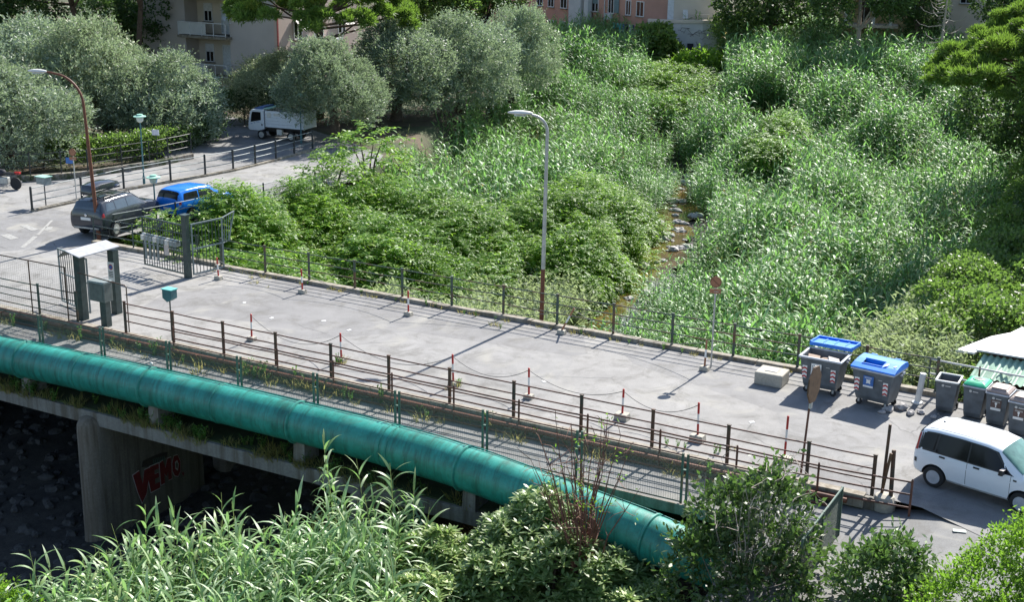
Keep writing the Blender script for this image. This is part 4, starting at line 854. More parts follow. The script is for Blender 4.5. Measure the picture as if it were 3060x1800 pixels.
def big_bin(label, loc, rz, closed):
    t = thing('waste_container', label, 'waste container', loc, rz, 'large wheeled waste containers'); m = MB(); hollow(m, (.50, .34), (.63, .49), .2, 1.17, .03, .5); m.build('bin_body', M('bin_grey'), t)
    m = MB()
    for y in (-.5, .5): m.box((0, y, 1.18), (1.36, .075, .06))
    for x in (-.645, .645): m.box((x, 0, 1.18), (.075, .925, .06))
    m.build('rim', M('bin_rim'), t, bevel=.015)
    yf = -.47
    sy = lambda z: -(.39 + (z - .34) / (1.17 - .34) * .1) - .012
    for x in (-.47, .42):
        m = MB(); chevrons(t, x, .5, .9, sy(.55) - .035, 3, .15)
    m = MB(); y0 = sy(.95) - .03; m.b2((-.26, y0 - .01, .66), (.06, y0, 1.02)); lb = m.build('label_plate', M('sticker_blue' if closed else 'white_paint'), t)
    if closed:
        m = MB(); m.add([(-.17, y0 - .014, .78), (-.1, y0 - .014, .8), (-.03, y0 - .014, .78), (-.045, y0 - .014, .85), (-.03, y0 - .014, .92), (-.1, y0 - .014, .905), (-.17, y0 - .014, .92), (-.155, y0 - .014, .85)], [tuple(range(8))]); m.build('pictogram', M('white_paint'), lb)
        m = MB(); m.b2((-.255, y0 - .013, .665), (.055, y0 - .011, .72)); m.build('label_strip', M('white_paint'), lb)
        for k in range(2): m = MB(); m.b2((-.22, y0 - .013, .975 - .03 * k), (.0, y0 - .011, .985 - .03 * k)); m.build('print_line', M('white_paint'), lb)
    else:
        for k in range(6): m = MB(); m.b2((-.23, y0 - .013, .70 + .045 * k), (-.2, y0 - .011, .72 + .045 * k)); m.build('print_mark', M('bin_grey'), lb)
        m = MB(); m.b2((-.17, y0 - .013, .95), (-.02, y0 - .011, .965)); m.build('print_line', M('bin_grey'), lb)
    m = MB(); m.b2((.2, y0 - .008, .95), (.32, y0 - .004, .965)); m.build('small_mark', M('off_white'), t)
    for x in (-.42, .42):
        for y in (-.3, .3):
            w_ = bpy.data.objects.new('caster', None); COL.objects.link(w_); w_.parent = t; m = MB(); m.lathe([(.04, -.025), (.1, -.02), (.1, .02), (.04, .025)], (x, y, .1), 14, Matrix.Rotation(pi / 2, 3, 'X')); m.build('caster_wheel', M('tyre'), w_); m = MB(); m.box((x, y, .16), (.06, .08, .12)); m.build('caster_fork', M('lamp_grey'), w_)
    for sd in (-1, 1):
        m = MB(); m.tube([(sd * .66, .0, 1.08), (sd * .74, .0, 1.08)], .025, 8); m.box((sd * .69, .2, 1.1), (.05, .14, .08)); m.build('trunnion', M('bin_rim'), t)
    if closed:
        m = MB(); N = 8; prof = [(-.55, 1.215), (-.53, 1.25), (-.3, 1.33), (0, 1.385), (.3, 1.40), (.48, 1.38), (.54, 1.3), (.55, 1.215)]; hw = [.69, .69, .68, .67, .67, .68, .69, .69]; vs = []
        for s_ in (-1, 1): vs += [(s_ * w, y, z) for (y, z), w in zip(prof, hw)]
        # slot opening left in the middle of the lid
        xs = [-1, -.62, .28, 1]; vs = []
        for xf in xs:
            vs += [(xf * w if abs(xf) == 1 else xf * .68, y, z) for (y, z), w in zip(prof, hw)]
        fs = []
        for a in range(3):
            for k in range(N - 1):
                if a == 1 and k == 2: continue
                fs.append((a * N + k, a * N + k + 1, (a + 1) * N + k + 1, (a + 1) * N + k))
        fs += [tuple(range(N))[::-1], tuple(3 * N + k for k in range(N))]; m.add(vs, fs); ld = m.build('lid', M('lid_blue'), t)
        m = MB(); m.b2((-.43, -.31, 1.19), (.20, .01, 1.24)); m.build('slot_inside', M('black_plastic'), ld); m = MB()
        for a, b in (((-.43, -.31), (.2, -.31)), ((-.43, .0), (.2, .0))): m.b2((a[0], a[1] - .015, 1.25), (b[0], b[1] + .015, 1.345 if a[1] < -.1 else 1.41))
        m.build('slot_edge', M('lid_blue'), ld)
        for x in (-.4, .35): m = MB(); m.box((x, .56, 1.33), (.16, .06, .1)); m.build('hinge', M('lid_blue'), ld)
        m = MB(); m.add([(.22, -.33, 1.352), (.33, -.28, 1.37), (.36, -.12, 1.40), (.27, -.16, 1.39), (.25, -.26, 1.372)], [(0, 1, 2, 3, 4)]); m.build('torn_sticker', M('white_paint'), ld)
        m = MB(); m.add([(.5, -.2, 1.372), (.58, -.24, 1.366), (.6, -.12, 1.388)], [(0, 1, 2)]); m.build('torn_sticker', M('white_paint'), ld)
    else:
        mt = Matrix.Rotation(rad(-5), 3, 'X'); m = MB(); m.box((0, .98, 1.26), (1.36, .92, .05), mtx=mt); ld = m.build('lid', M('lid_blue'), t, bevel=.02)
        m = MB()
        for x in (-.66, .66): m.box((x, .98, 1.31), (.04, .9, .09), mtx=mt)
        m.box((0, 1.42, 1.26), (1.36, .05, .12)); m.box((0, .55, 1.31), (1.36, .06, .12))
        for x in (-.35, 0, .35): m.box((x, .95, 1.29), (.05, .8, .04), mtx=mt)
        m.build('lid_ribs', M('lid_blue'), ld)
        for x, y, z, rr, mt_, sz in ((-.33, -.1, 1.0, .3, 'cardboard', (.36, .28, .22)), (.05, .1, .98, -.2, 'cardboard', (.3, .3, .16)), (.30, -.15, 1.04, .5, 'card_pale', (.34, .26, .2)), (-.02, -.22, 1.0, .1, 'white_paint', (.2, .16, .1))):
            o = MB().box((0, 0, 0), sz).build('cardboard_box', M(mt_)); o.location = Vector(loc) + Matrix.Rotation(rz, 3, 'Z') @ Vector((x, y, z)); o.rotation_euler = (rr * .6, rr * .5, rz + rr)
            tag(o, {-.33: 'brown cardboard box at one end of the open container', .05: 'dark cardboard piece in the middle of the open container', .30: 'pale tilted cardboard box in the open container', -.02: 'small white carton in the open container'}[x], 'cardboard box', 'waste in the open container')
    return t
big_bin('grey wheeled waste container standing open with its blue lid thrown back', (9.69, 38.71, 0), -.53, False)
big_bin('grey wheeled waste container with closed blue lid and slot opening', (11.07, 37.63, 0), -.649, True)
def small_bin(label, u, v, rz, lid):
    t = thing('wheelie_bin', label, 'waste bin', B(u, v, 0), BA + rz, 'household waste bins in a row'); m = MB(); hollow(m, (.24, .28), (.31, .37), .06, 1.0, .025, .35 if lid is None else .05); m.build('bin_body', M('bin_grey'), t)
    m = MB()
    for y in (-.37, .37): m.box((0, y, 1.01), (.68, .05, .05))
    for x in (-.32, .32): m.box((x, 0, 1.01), (.05, .69, .05))
    m.build('rim', M('white_paint' if lid is None else 'bin_rim'), t, bevel=.012)
    for sd in (-1, 1): m = MB(); m.lathe([(.03, -.02), (.1, -.02), (.1, .02), (.03, .02)], (sd * .27, .3, .1), 14, Matrix.Rotation(pi / 2, 3, 'Y')); m.build('wheel', M('tyre'), t)
    m = MB(); m.tube([(-.26, .42, 1.0), (.26, .42, 1.0)], .018, 8); m.build('handle', M('bin_grey'), t)
    for x in (-.22, .22): chevrons(t, x, .42, .74, -.335, 3, .09)
    m = MB(); m.b2((-.03, -.378, .86), (.12, -.372, .885)); m.build('maker_mark', M('off_white'), t); m = MB(); m.lathe([(.03, 0), (.04, .004), (.025, .005)], (-.1, -.376, .88), 10, Matrix.Rotation(pi / 2, 3, 'X')); m.build('emblem', M('off_white'), t)
    if lid:
        m = MB(); m.lathe([(.50, 0), (.50, .04), (.40, .09), (.30, .12)], (0, 0, 1.04), 4, Matrix.Diagonal((.92, 1.06, 1)).to_3x3() @ Matrix.Rotation(pi / 4, 3, 'Z')); ld = m.build('lid', M(lid), t, bevel=.02)
        if lid == 'lid_green': m = MB(); m.lathe([(.14, 0), (.16, .03), (.13, .035)], (0, 0, 1.15), 18); m.build('round_opening', M('lid_green'), ld); m = MB(); m.lathe([(.125, 0), (.125, .012)], (0, 0, 1.178), 18); m.build('hole', M('black_plastic'), ld)
        else:
            m = MB(); m.box((0, -.02, 1.165), (.42, .5, .02)); m.build('lid_panel', M(lid), ld, bevel=.008); m = MB(); m.b2((-.16, -.385, .52), (.14, -.378, .84)); sk = m.build('label_plate', M('sticker_brown'), t); m = MB(); m.b2((-.155, -.389, .525), (.135, -.386, .6)); m.build('label_strip', M('white_paint'), sk); m = MB(); m.lathe([(.035, 0), (.035, .004)], (-.01, -.386, .73), 10, Matrix.Rotation(pi / 2, 3, 'X')); m.box((-.01, -.387, .66), (.03, .003, .08)); m.build('pictogram', M('white_paint'), sk)
            m = MB()
            for k in range(2): m.b2((-.12, -.389, .79 - .025 * k), (.1, -.386, .80 - .025 * k))
            m.build('print_lines', M('off_white'), sk)
    return t
small_bin('open grey waste bin with pale rim, first of the row', 26.08, 7.2, .02, None)
small_bin('grey waste bin with green lid and round opening', 26.92, 7.12, -.08, 'lid_green')
small_bin('grey waste bin with brown lid next to the green-lidded bin', 27.62, 6.85, -.1, 'lid_brown')
small_bin('grey waste bin with brown lid nearest the white car', 28.32, 6.42, -.12, 'lid_brown')
o = MB().lathe([(.02, 0), (.07, .04), (.02, .1)], (0, 0, 0), 8).build('orange_bag', M('rust_plain')); o.location = B(25.98, 7.1, .68); tag(o, 'small orange bag lying in the open bin with pale rim', 'bag')
plain('orange_bag', (.6, .14, .02), .5); o.data.materials[0] = M('orange_bag')
o = bthing('plastic_litter', 'pale flattened sheet of litter on the road beside the white car shadow', 'litter'); m = MB(); m.box((28.1, -1.0, .012), (.3, .14, .015), .3); m.build('litter_sheet', M('lamp_glass'), o)
# rubble at the street corner
for i, (u, v, s) in enumerate([(24.6, 6.2, .16), (24.9, 6.5, .2), (25.25, 6.25, .14), (25.5, 6.5, .12), (24.75, 6.6, .1), (25.9, 6.3, .1), (24.5, 5.9, .1)]):
    o = inst('rubble_stone', STONES[i % 4], None, B(u, v, s * .4), (0, 0, i * 1.3), (s, s, s)); tag(o, ['pale rubble stone at the corner of the bin area, largest one'][0] if i == 1 else 'small pale rubble stone on the ground beside the large bins', 'stone', 'rubble by the bins')
for i in range(90):
    k = RNG.random(); row = RNG.choice(range(1, 7)); P0, P1 = SC_STREAM[row], SC_STREAM[row + 1]
    x = P0[0] + (P1[0] - P0[0]) * k + RNG.gauss(0, 1.5); y = P0[1] + (P1[1] - P0[1]) * k; s = RNG.uniform(.1, .38)
    if row <= 2 and RNG.random() < .5: s *= 1.5
    z = float(np.interp(UV(x, y)[1], [-40, -5, 9, 60, 130], [-6.35, -5.75, -5.05, -4.52, -3.3]))
    o = inst('river_stone', STONES[i % 4], None, (x, y, z + s * .1), (0, 0, RNG.uniform(0, 6)), (s * 1.3, s, s)); tag(o, 'pale grey stone lying in the shallow stream', 'stone', 'stones in the stream')

for i, (u, v, rz_) in enumerate([(4.9, 4.6, .3), (3.1, 3.9, 1.2), (6.3, 4.2, .8), (21.4, 3.2, .2), (14.6, 3.1, 2.0), (1.0, 4.9, 1.5)]):
    o = MB().box((0, 0, 0), (.16, .1, .012)).build('paper_scrap', M('white_paint')); o.location = B(u, v, .007); o.rotation_euler = (0, 0, rz_)
    tag(o, ['white paper scrap in mid deck between the first bollard rows', 'white paper scrap near the teal box', 'white paper scrap beyond the weedy bollard', 'white paper scrap near the large container shadow', 'white paper scrap between lamp shadow and far kerb', 'white paper scrap in front of the open gate leaf'][i], 'litter', 'paper scraps on the deck')
# ------------------------------------------------------------------ buildings
def window(par, o, ax, n, a, z, w, h, shut=None, pane='glass_dark', depth=.12, sill=True, open_leaf=False):
    """window set in the wall plane at origin o, along ax, outward normal n"""
    o, ax, n = Vector(o), Vector(ax).normalized(), Vector(n).normalized(); up = Vector((0, 0, 1)); R = Matrix((ax, n, up)).transposed()
    c = o + ax * a + up * (z + h / 2); e = bpy.data.objects.new('window', None); COL.objects.link(e); e.parent = par
    m = MB(); m.box(c + n * .006, (w, .02, h), mtx=R); m.build('pane', M(pane), e)
    m = MB()
    for s in (-1, 1): m.box(c + ax * s * (w / 2) + n * .03, (.07, .06, h + .07), mtx=R)
    for s in (-1, 1): m.box(c + up * s * (h / 2) + n * .032, (w - .07, .06, .07), mtx=R)
    m.box(c + n * .028, (.06, .05, h - .07), mtx=R); m.build('frame', M('frame_white'), e)
    if sill: m = MB(); m.box(c - up * (h / 2 + .07) + n * .08, (w + .2, .2, .06), mtx=R); m.build('sill', M('kerb_concrete'), e)
    if shut:
        m = MB(); m.box(c + up * h * .28 + n * .04, (w - .08, .03, h * .42), mtx=R); m.build('shutter', M(shut), e)
    return e
def wallbox(name, mat, par, lo, hi): m = MB(); m.b2(lo, hi); return m.build(name, M(mat), par)
# apartment block with loggias, left
K = Vector((-17.9, 100.9, 0)); rz = math.atan2(-.445, .895)
bl = thing('apartment_block', 'pale grey apartment block with a balcony loggia behind the olive trees', 'building', K, rz)   # local: x along face (right end = 0), y into the building
FX0 = -13.1
def wall_open(par, name, mat, x0, x1, z0, z1, holes, y=0.0, th=.3):
    """front wall of boxes around rectangular holes (xa,xb,za,zb) sorted by x"""
    m = MB(); x = x0
    for xa, xb, hs in holes:
        m.b2((x, y, z0), (xa, y + th, z1)); zc = z0
        for za, zb in hs:
            if za > zc: m.b2((xa, y + .001, zc), (xb, y + th, za))
            zc = zb
        if zc < z1: m.b2((xa, y + .001, zc), (xb, y + th, z1))
        x = xb
    m.b2((x, y, z0), (x1, y + th, z1)); return m.build(name, M(mat), par)
wall_open(bl, 'front_wall', 'plaster_grey', FX0, -.3, -1, 14, [(-8.75, -4.45, [(1.35, 4.2), (4.5, 7.2), (7.55, 10.3), (10.65, 13.4)])])
wallbox('back_wall', 'plaster_grey', bl, (FX0, 10.7, -1), (-.3, 11, 14)); wallbox('end_wall', 'plaster_grey', bl, (FX0, .3, -1), (FX0 + .3, 10.7, 14)); wallbox('roof', 'roof_dark', bl, (FX0 - .4, -.4, 14), (.4, 11.4, 14.3))
wallbox('loggia_wall', 'plaster_beige', bl, (-8.75, 1.5, -1), (-4.45, 1.7, 14))
for x in (-9.0, -4.44): wallbox('loggia_cheek', 'plaster_grey', bl, (x, .301, -1), (x + .25, 1.5, 14))
for z in (1.35, 4.5, 7.55, 10.65):
    bc = bpy.data.objects.new('balcony', None); COL.objects.link(bc); bc.parent = bl
    m = MB(); m.b2((-8.95, -.75, z - .18), (-4.25, 1.5, z)); m.build('balcony_slab', M('kerb_concrete'), bc)
    m = MB(); m.b2((-8.9, -.72, z + .98), (-4.3, -.67, z + 1.04)); m.b2((-8.9, -.72, z + .08), (-4.3, -.67, z + .13))
    for k in range(5): x = -8.9 + k * 1.14; m.b2((x, -.725, z), (x + .05, -.665, z + 1.03))
    for x in (-8.9, -4.35): m.b2((x, -.66, z + .98), (x + .05, -.0, z + 1.03))
    m.build('balcony_railing', M('frame_white'), bc)
    m = MB(); m.b2((-8.84, -.70, z + .14), (-6.2, -.69, z + .96)); m.build('railing_panel', M('plaster_cold'), bc)
    window(bl, (-8.0, 1.5, 0), (1, 0, 0), (0, -1, 0), .35, z + .95, .75, 1.35, 'frame_white'); window(bl, (-5.6, 1.5, 0), (1, 0, 0), (0, -1, 0), 0, z + .05, 1.5, 2.25, None, 'curtain', sill=False)
# open sun blind on the balcony
m = MB(); m.add([(-5.9, 1.3, 6.7), (-4.9, 1.3, 6.6), (-4.5, -.5, 5.7), (-5.0, -.2, 5.9)], [(0, 1, 2, 3)]); m.build('sun_blind', M('curtain'), bl)
# sunlit side, sun warmth put into its plaster colour: local x=0 plane, running along +y
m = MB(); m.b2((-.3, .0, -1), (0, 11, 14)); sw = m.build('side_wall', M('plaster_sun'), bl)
wallbox('corner_trim', 'red_trim', bl, (-.02, -.03, -1), (.05, .12, 14))
for y, z, w, h in ((2.6, 1.2, 1.0, 1.5), (5.4, 1.2, 1.2, 2.1), (8.6, 1.2, 1.0, 1.5), (5.4, 4.4, 1.2, 2.1), (2.6, 4.4, 1.0, 1.5), (8.6, 4.4, 1.0, 1.5), (2.6, 7.5, 1.0, 1.5), (5.4, 7.5, 1.2, 2.1)):
    window(bl, (0, 0, 0), (0, 1, 0), (1, 0, 0), y, z, w, h, None)
    if z < 7: m = MB(); m.add([(.05, y - w * .6, z + h + .1), (.05, y + w * .6, z + h + .1), (.95, y + w * .6, z + h - .75), (.95, y - w * .6, z + h - .75)], [(0, 1, 2, 3)]); m.build('awning', M('awning'), bl)
for z in (1.0, 4.2):
    m = MB(); m.b2((0, 4.2, z - .15), (1.1, 7.2, z)); m.b2((1.05, 4.2, z + .9), (1.1, 7.2, z + .95)); m.b2((1.05, 4.2, z), (1.09, 4.25, z + .95)); m.b2((1.05, 7.15, z), (1.09, 7.2, z + .95)); m.build('side_balcony', M('frame_white'), bl)

# orange block
Rp = Vector((12.0, 128.2, 0)); rz = math.atan2(-.803, .596)
ob = thing('orange_house', 'long terracotta orange apartment house with laundry lines behind the reeds', 'building', Rp, rz)   # local x: 0 at right end, negative to the left; -y outward
m = MB(); m.b2((-34, 0, -1), (.0, 9, 13)); m.build('wall', M('plaster_orange'), ob); wallbox('roof', 'roof_dark', ob, (-34.4, -.5, 13), (.5, 9.5, 13.3))
for a, b in ((-10.6, -8.75), (-8.2, -7.55)): wallbox('pilaster', 'plaster_cold', ob, (a, -.5, -1), (b, -.001, 13))
wallbox('stair_slab', 'plaster_cold', ob, (-10.9, -.9, .3), (-7.3, -.51, .5))
for x, w, sh in ((-22.5, .9, None), (-16.0, .95, None), (-14.1, .95, None), (-12.0, 1.0, None), (-10.95 + .1, .55, None), (-7.0, .95, 'shutter_grey'), (-4.6, .8, None), (-2.05, .7, None), (-.35, 1.0, None)):
    for z in (1.9, 4.6, 7.6): window(ob, (0, 0, 0), (1, 0, 0), (0, -1, 0), x, z - .05 + (0 if x > -12 else 0), w, 1.35, sh)
m = MB(); m.b2((-4.12, -.07, 4.62), (-3.4, -.05, 6.0)); m.build('shutter', M('shutter_grey'), ob)
m = MB(); m.b2((-5.1, -.42, 3.95), (-4.3, -.05, 4.5)); m.build('air_conditioner', M('frame_white'), ob)
m = MB(); m.tube([(-5.55, -.06, -1), (-5.55, -.06, 13)], .05, 6); m.build('drain_pipe', M('plaster_cold'), ob); m = MB(); m.tube([(-7.4, -.06, -1), (-7.4, -.06, 13)], .04, 6); m.build('drain_pipe', M('bark'), ob)
def laundry(label, x0, x1, z, items):
    t = thing('laundry_line', label, 'laundry', Rp, rz, 'laundry on the orange house'); m = MB(); m.tube([(x0, -.7, z), (x1, -.7, z)], .012, 5); m.tube([(x0, -.05, z), (x0, -.7, z)], .015, 5); m.tube([(x1, -.05, z), (x1, -.7, z)], .015, 5); m.build('line', M('steel'), t)
    for x, w, h, mt in items:
        m = MB(); m.box((x, -.7, z - h / 2), (w, .04, h), taper=1); m.build('garment', M(mt), t)
laundry('washing with teal and blue clothes under a window of the orange house', -3.6, -.1, 3.75, [(-3.3, .35, .55, 'cloth_teal'), (-2.75, .3, .4, 'cloth_teal'), (-2.35, .3, .85, 'cloth_teal'), (-1.9, .3, .9, 'cloth_blue'), (-1.4, .4, .7, 'cloth_black'), (-.9, .35, .75, 'cloth_white'), (-.5, .3, .7, 'cloth_navy')])
laundry('dark washing hanging at the far end of the orange house', -23.8, -20.0, 4.5, [(-23.4, .6, .9, 'cloth_black'), (-22.6, .5, 1.0, 'cloth_navy'), (-21.9, .45, .8, 'cloth_white'), (-21.2, .6, .9, 'cloth_blue'), (-20.5, .5, .8, 'cloth_black')])
# annex with terrace
an = thing('terrace_annex', 'cream annex with a curved roof terrace and two small dark openings', 'building', (0, 0, 0))
arc = [(12.55, 127.7), (13.6, 127.25), (15.5, 127.0), (17.6, 127.05), (19.3, 127.7), (20.3, 129.0)]
m = MB(); pts = arc + [(20.6, 136), (12.6, 136)]; m.prism(pts, (0, 0, -1.5), (1, 0, 0), (0, 1, 0), (0, 0, 1), 5.6); m.build('lower_wall', M('plaster_cold'), an)
m = MB(); m.prism([(x + (x - 16.5) * .03, y - .15) for x, y in arc] + [(x - (x - 16.5) * .03, y + .22) for x, y in arc[::-1]], (0, 0, 4.1), (1, 0, 0), (0, 1, 0), (0, 0, 1), .28); m.build('parapet', M('plaster_beige'), an)
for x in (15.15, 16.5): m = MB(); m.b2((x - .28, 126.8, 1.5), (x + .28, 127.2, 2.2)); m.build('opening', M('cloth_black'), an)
m = MB(); m.b2((12.3, 130.2, 4.1), (19.6, 136, 13)); m.build('upper_wall', M('plaster_beige'), an)
m = MB(); m.b2((14.25, 130.1, 4.12), (15.15, 130.19, 6.3)); m.build('door', M('frame_white'), an); m = MB(); m.tube([(12.7, 130.12, 4.2), (12.7, 130.12, 6.3), (13.6, 130.12, 6.35)], .05, 6); m.build('drain_pipe', M('frame_white'), an)
o = MB(); o.b2((15.9, 128.5, 4.4), (16.35, 128.9, 4.8)); o.b2((15.9, 128.85, 4.8), (16.35, 128.92, 5.2)); o = o.build('plastic_chair', M('frame_white')); tag(o, 'white plastic chair on the roof terrace of the cream annex', 'chair')
o = MB(); o.b2((17.2, 128.4, 4.75), (18.4, 129.0, 4.8)); [o.b2((x, y, 4.38), (x + .05, y + .05, 4.75)) for x in (17.25, 18.3) for y in (128.45, 128.9)]; o = o.build('terrace_table', M('plaster_beige')); tag(o, 'low pale table on the roof terrace of the cream annex', 'table')
# creeper stems on the annex wall
m = MB()
for k in range(26):
    x = RNG.uniform(14.5, 19); z = RNG.uniform(1.0, 3.6); pts = [(x + j * RNG.uniform(.1, .3) * (1 if k % 2 else -1), 126.85 + .0 * j, z + RNG.uniform(-.15, .15) * j * .6) for j in range(6)]; m.tube(pts, .02, 4)
o = m.build('creeper_stems', M('bark')); tag(o, 'bare brown creeper stems spread over the cream annex wall', 'creeper')
# houses upper right
yh = thing('yellow_house', 'yellow house with white porch pillars half hidden by dark trees', 'building', (29.0, 121.5, 3.2), rad(-14))
m = MB(); m.b2((0, 2.2, -2), (8.5, 9, 9)); m.build('wall', M('plaster_yellow'), yh); m = MB(); m.b2((.2, 0, 1.2), (5.2, 2.2, 1.45)); m.b2((.2, 0, 4.0), (5.2, 2.2, 4.3)); m.build('porch', M('plaster_beige'), yh)
for x in (.5, 1.7, 2.9, 4.4): m = MB(); m.b2((x, .1, 1.45), (x + .28, .38, 4.0)); m.build('pillar', M('frame_white'), yh)
window(yh, (0, 2.2, 0), (1, 0, 0), (0, -1, 0), 2.2, 1.5, 1.0, 1.9); window(yh, (0, 2.2, 0), (1, 0, 0), (0, -1, 0), 6.6, 2.0, 1.0, 1.4)
bh = thing('beige_house', 'beige house with a flat wall behind the dead tree', 'building', (38.6, 124, 2.5), rad(-10)); m = MB(); m.b2((0, 0, -2), (16, 9, 10)); m.build('wall', M('plaster_beige'), bh)
for x in (2.4, 6.0, 9.5): window(bh, (0, 0, 0), (1, 0, 0), (0, -1, 0), x, 4.0, 1.0, 1.4, 'shutter_grey')
oh = thing('far_house', 'orange house corner glimpsed between trees above the olives', 'building', (-34, 128, 0), rad(10)); m = MB(); m.b2((0, 0, -1), (9, 9, 14)); m.build('wall', M('plaster_orange'), oh); window(oh, (0, 0, 0), (1, 0, 0), (0, -1, 0), 3, 5.5, 1, 1.4); window(oh, (0, 0, 0), (1, 0, 0), (0, -1, 0), 6, 5.5, 1, 1.4)
# shed with white sheet roof and green corrugated lean-to
sh = bthing('shed', 'low shed with white sheet roof and green corrugated lean-to behind the waste bins', 'shed')
m = MB(); m.b2((26.6, 10.75, -1.5), (34, 12.8, .8)); m.build('wall', M('wood_brown'), sh)
m = MB(); m.prism([(26.2, 10.6), (35, 10.5), (35, 12.9), (27.2, 13.1)], (0, 0, -.10), (1, 0, 0), (0, 1, .095), (0, 0, 1), .05); m.build('white_roof', M('sheet_white'), sh)
m = MB(); m.prism([(25.6, 10.6), (26.18, 10.6), (27.18, 13.1), (26.4, 12.2)], (0, 0, -.17), (1, 0, 0), (0, 1, .09), (0, 0, 1), .06); m.build('roof_flap', M('white_paint'), sh)
m = MB(); n = 110; vs = []
for k in range(n + 1):
    u = 26.3 + 4.9 * k / n; dz = .035 * sin(k * 2 * pi / 4.4)
    vs += [(u, 9.35 + .12 * sin(u * 1.7), .42 + dz), (u + .15, 10.7, .80 + dz)]
m.add(vs, [(2 * k, 2 * k + 2, 2 * k + 3, 2 * k + 1) for k in range(n)]); plain('corrugated_green', (.30, .44, .33), .6, var=.25, scale=2.5); m.build('corrugated_roof', M('corrugated_green'), sh)
m = MB(); m.box((27.3, 9.75, .60), (.5, .09, .05), -.5); m.build('loose_plank', M('white_paint'), sh)
for u in (26.8, 28.6, 30.6): m = MB(); m.b2((u, 9.5, -1.5), (u + .08, 9.58, .42)); m.build('prop', M('bark'), sh)
for k in range(8): m = MB(); m.b2((26.6, 10.69, -1.4 + .26 * k), (34, 10.745, -1.16 + .26 * k)); m.build('board', M('wood_brown'), sh)
# ------------------------------------------------------------------ vegetation tools
def strips(base, az, elev, L, W, bend, nseg, roll=None, prof=None):
    """curved leaf blades; all inputs are arrays of N; returns verts, quads"""
    N = len(az); rows = nseg + 1; roll = np.zeros(N) if roll is None else roll
    prof = np.array(prof if prof is not None else np.interp(np.linspace(0, 1, rows), [0, .25, .6, 1], [.55, 1, .75, .03]))
    d = np.stack([np.cos(az), np.sin(az), np.zeros(N)], -1); s = np.stack([-np.sin(az), np.cos(az), np.zeros(N)], -1)
    p = base.astype(float).copy(); out = np.zeros((N, rows, 2, 3)); dl = L / nseg
    for i in range(rows):
        t = i / nseg; e = elev - bend * t; tang = d * np.cos(e)[:, None] + np.array([0, 0, 1.0]) * np.sin(e)[:, None]; up = np.cross(tang, s)
        side = s * np.cos(roll)[:, None] + up * np.sin(roll)[:, None]; w = (W * prof[i] / 2)[:, None]
        out[:, i, 0] = p - side * w; out[:, i, 1] = p + side * w; p = p + tang * dl[:, None]
    v = out.reshape(-1, 3); b = (np.arange(N) * rows * 2)[:, None]; q = []
    for i in range(nseg): q.append(np.concatenate([b + 2 * i, b + 2 * i + 1, b + 2 * i + 3, b + 2 * i + 2], 1))
    return v, np.concatenate(q, 0)
def rhombs(p, d, L, W, rs):
    """single pointed leaf quads at p along unit dirs d"""
    N = len(p); r = rs.randn(N, 3); s = np.cross(d, r); s /= np.linalg.norm(s, axis=1)[:, None] + 1e-9
    v = np.stack([p, p + d * (L * .45)[:, None] + s * (W / 2)[:, None], p + d * L[:, None], p + d * (L * .45)[:, None] - s * (W / 2)[:, None]], 1).reshape(-1, 3)
    return v, np.arange(4 * N).reshape(N, 4)
def cat(parts):
    V, F, n = [], [], 0
    for v, f in parts: V.append(v); F.append(f + n); n += len(v)
    return np.concatenate(V), np.concatenate(F)
def mk(name, v, f, mat, smooth=True):
    me = mesh_from(bpy.data.meshes.new(name), v, f, smooth); me.materials.append(mat); return me
def stems(bases, tops, r, k=3):
    """thin tapered prisms"""
    N = len(bases); d = tops - bases; d /= np.linalg.norm(d, axis=1)[:, None] + 1e-9; a = np.cross(d, np.array([.3, .9, .1])); a /= np.linalg.norm(a, axis=1)[:, None]; b = np.cross(d, a); v = []
    for P, rr in ((bases, r), (tops, r * .5)):
        for j in range(k): q = 2 * pi * j / k; v.append(P + (a * cos(q) + b * sin(q)) * np.reshape(rr, (-1, 1)))
    v = np.stack(v, 1).reshape(-1, 3); i0 = (np.arange(N) * 2 * k)[:, None]; f = [np.concatenate([i0 + j, i0 + (j + 1) % k, i0 + k + (j + 1) % k, i0 + k + j], 1) for j in range(k)]
    return v, np.concatenate(f)
def dirs(n, rs, upbias=0.0):
    d = rs.randn(n, 3); d /= np.linalg.norm(d, axis=1)[:, None]; d[:, 2] += upbias; return d / np.linalg.norm(d, axis=1)[:, None]
def two_mat(name, a, b, ma, mb):
    v, f = cat([a, b]); me = mesh_from(bpy.data.meshes.new(name), v, f); me.materials.append(ma); me.materials.append(mb)
    me.polygons.foreach_set('material_index', np.concatenate([np.zeros(len(a[1]), np.int32), np.ones(len(b[1]), np.int32)])); return me

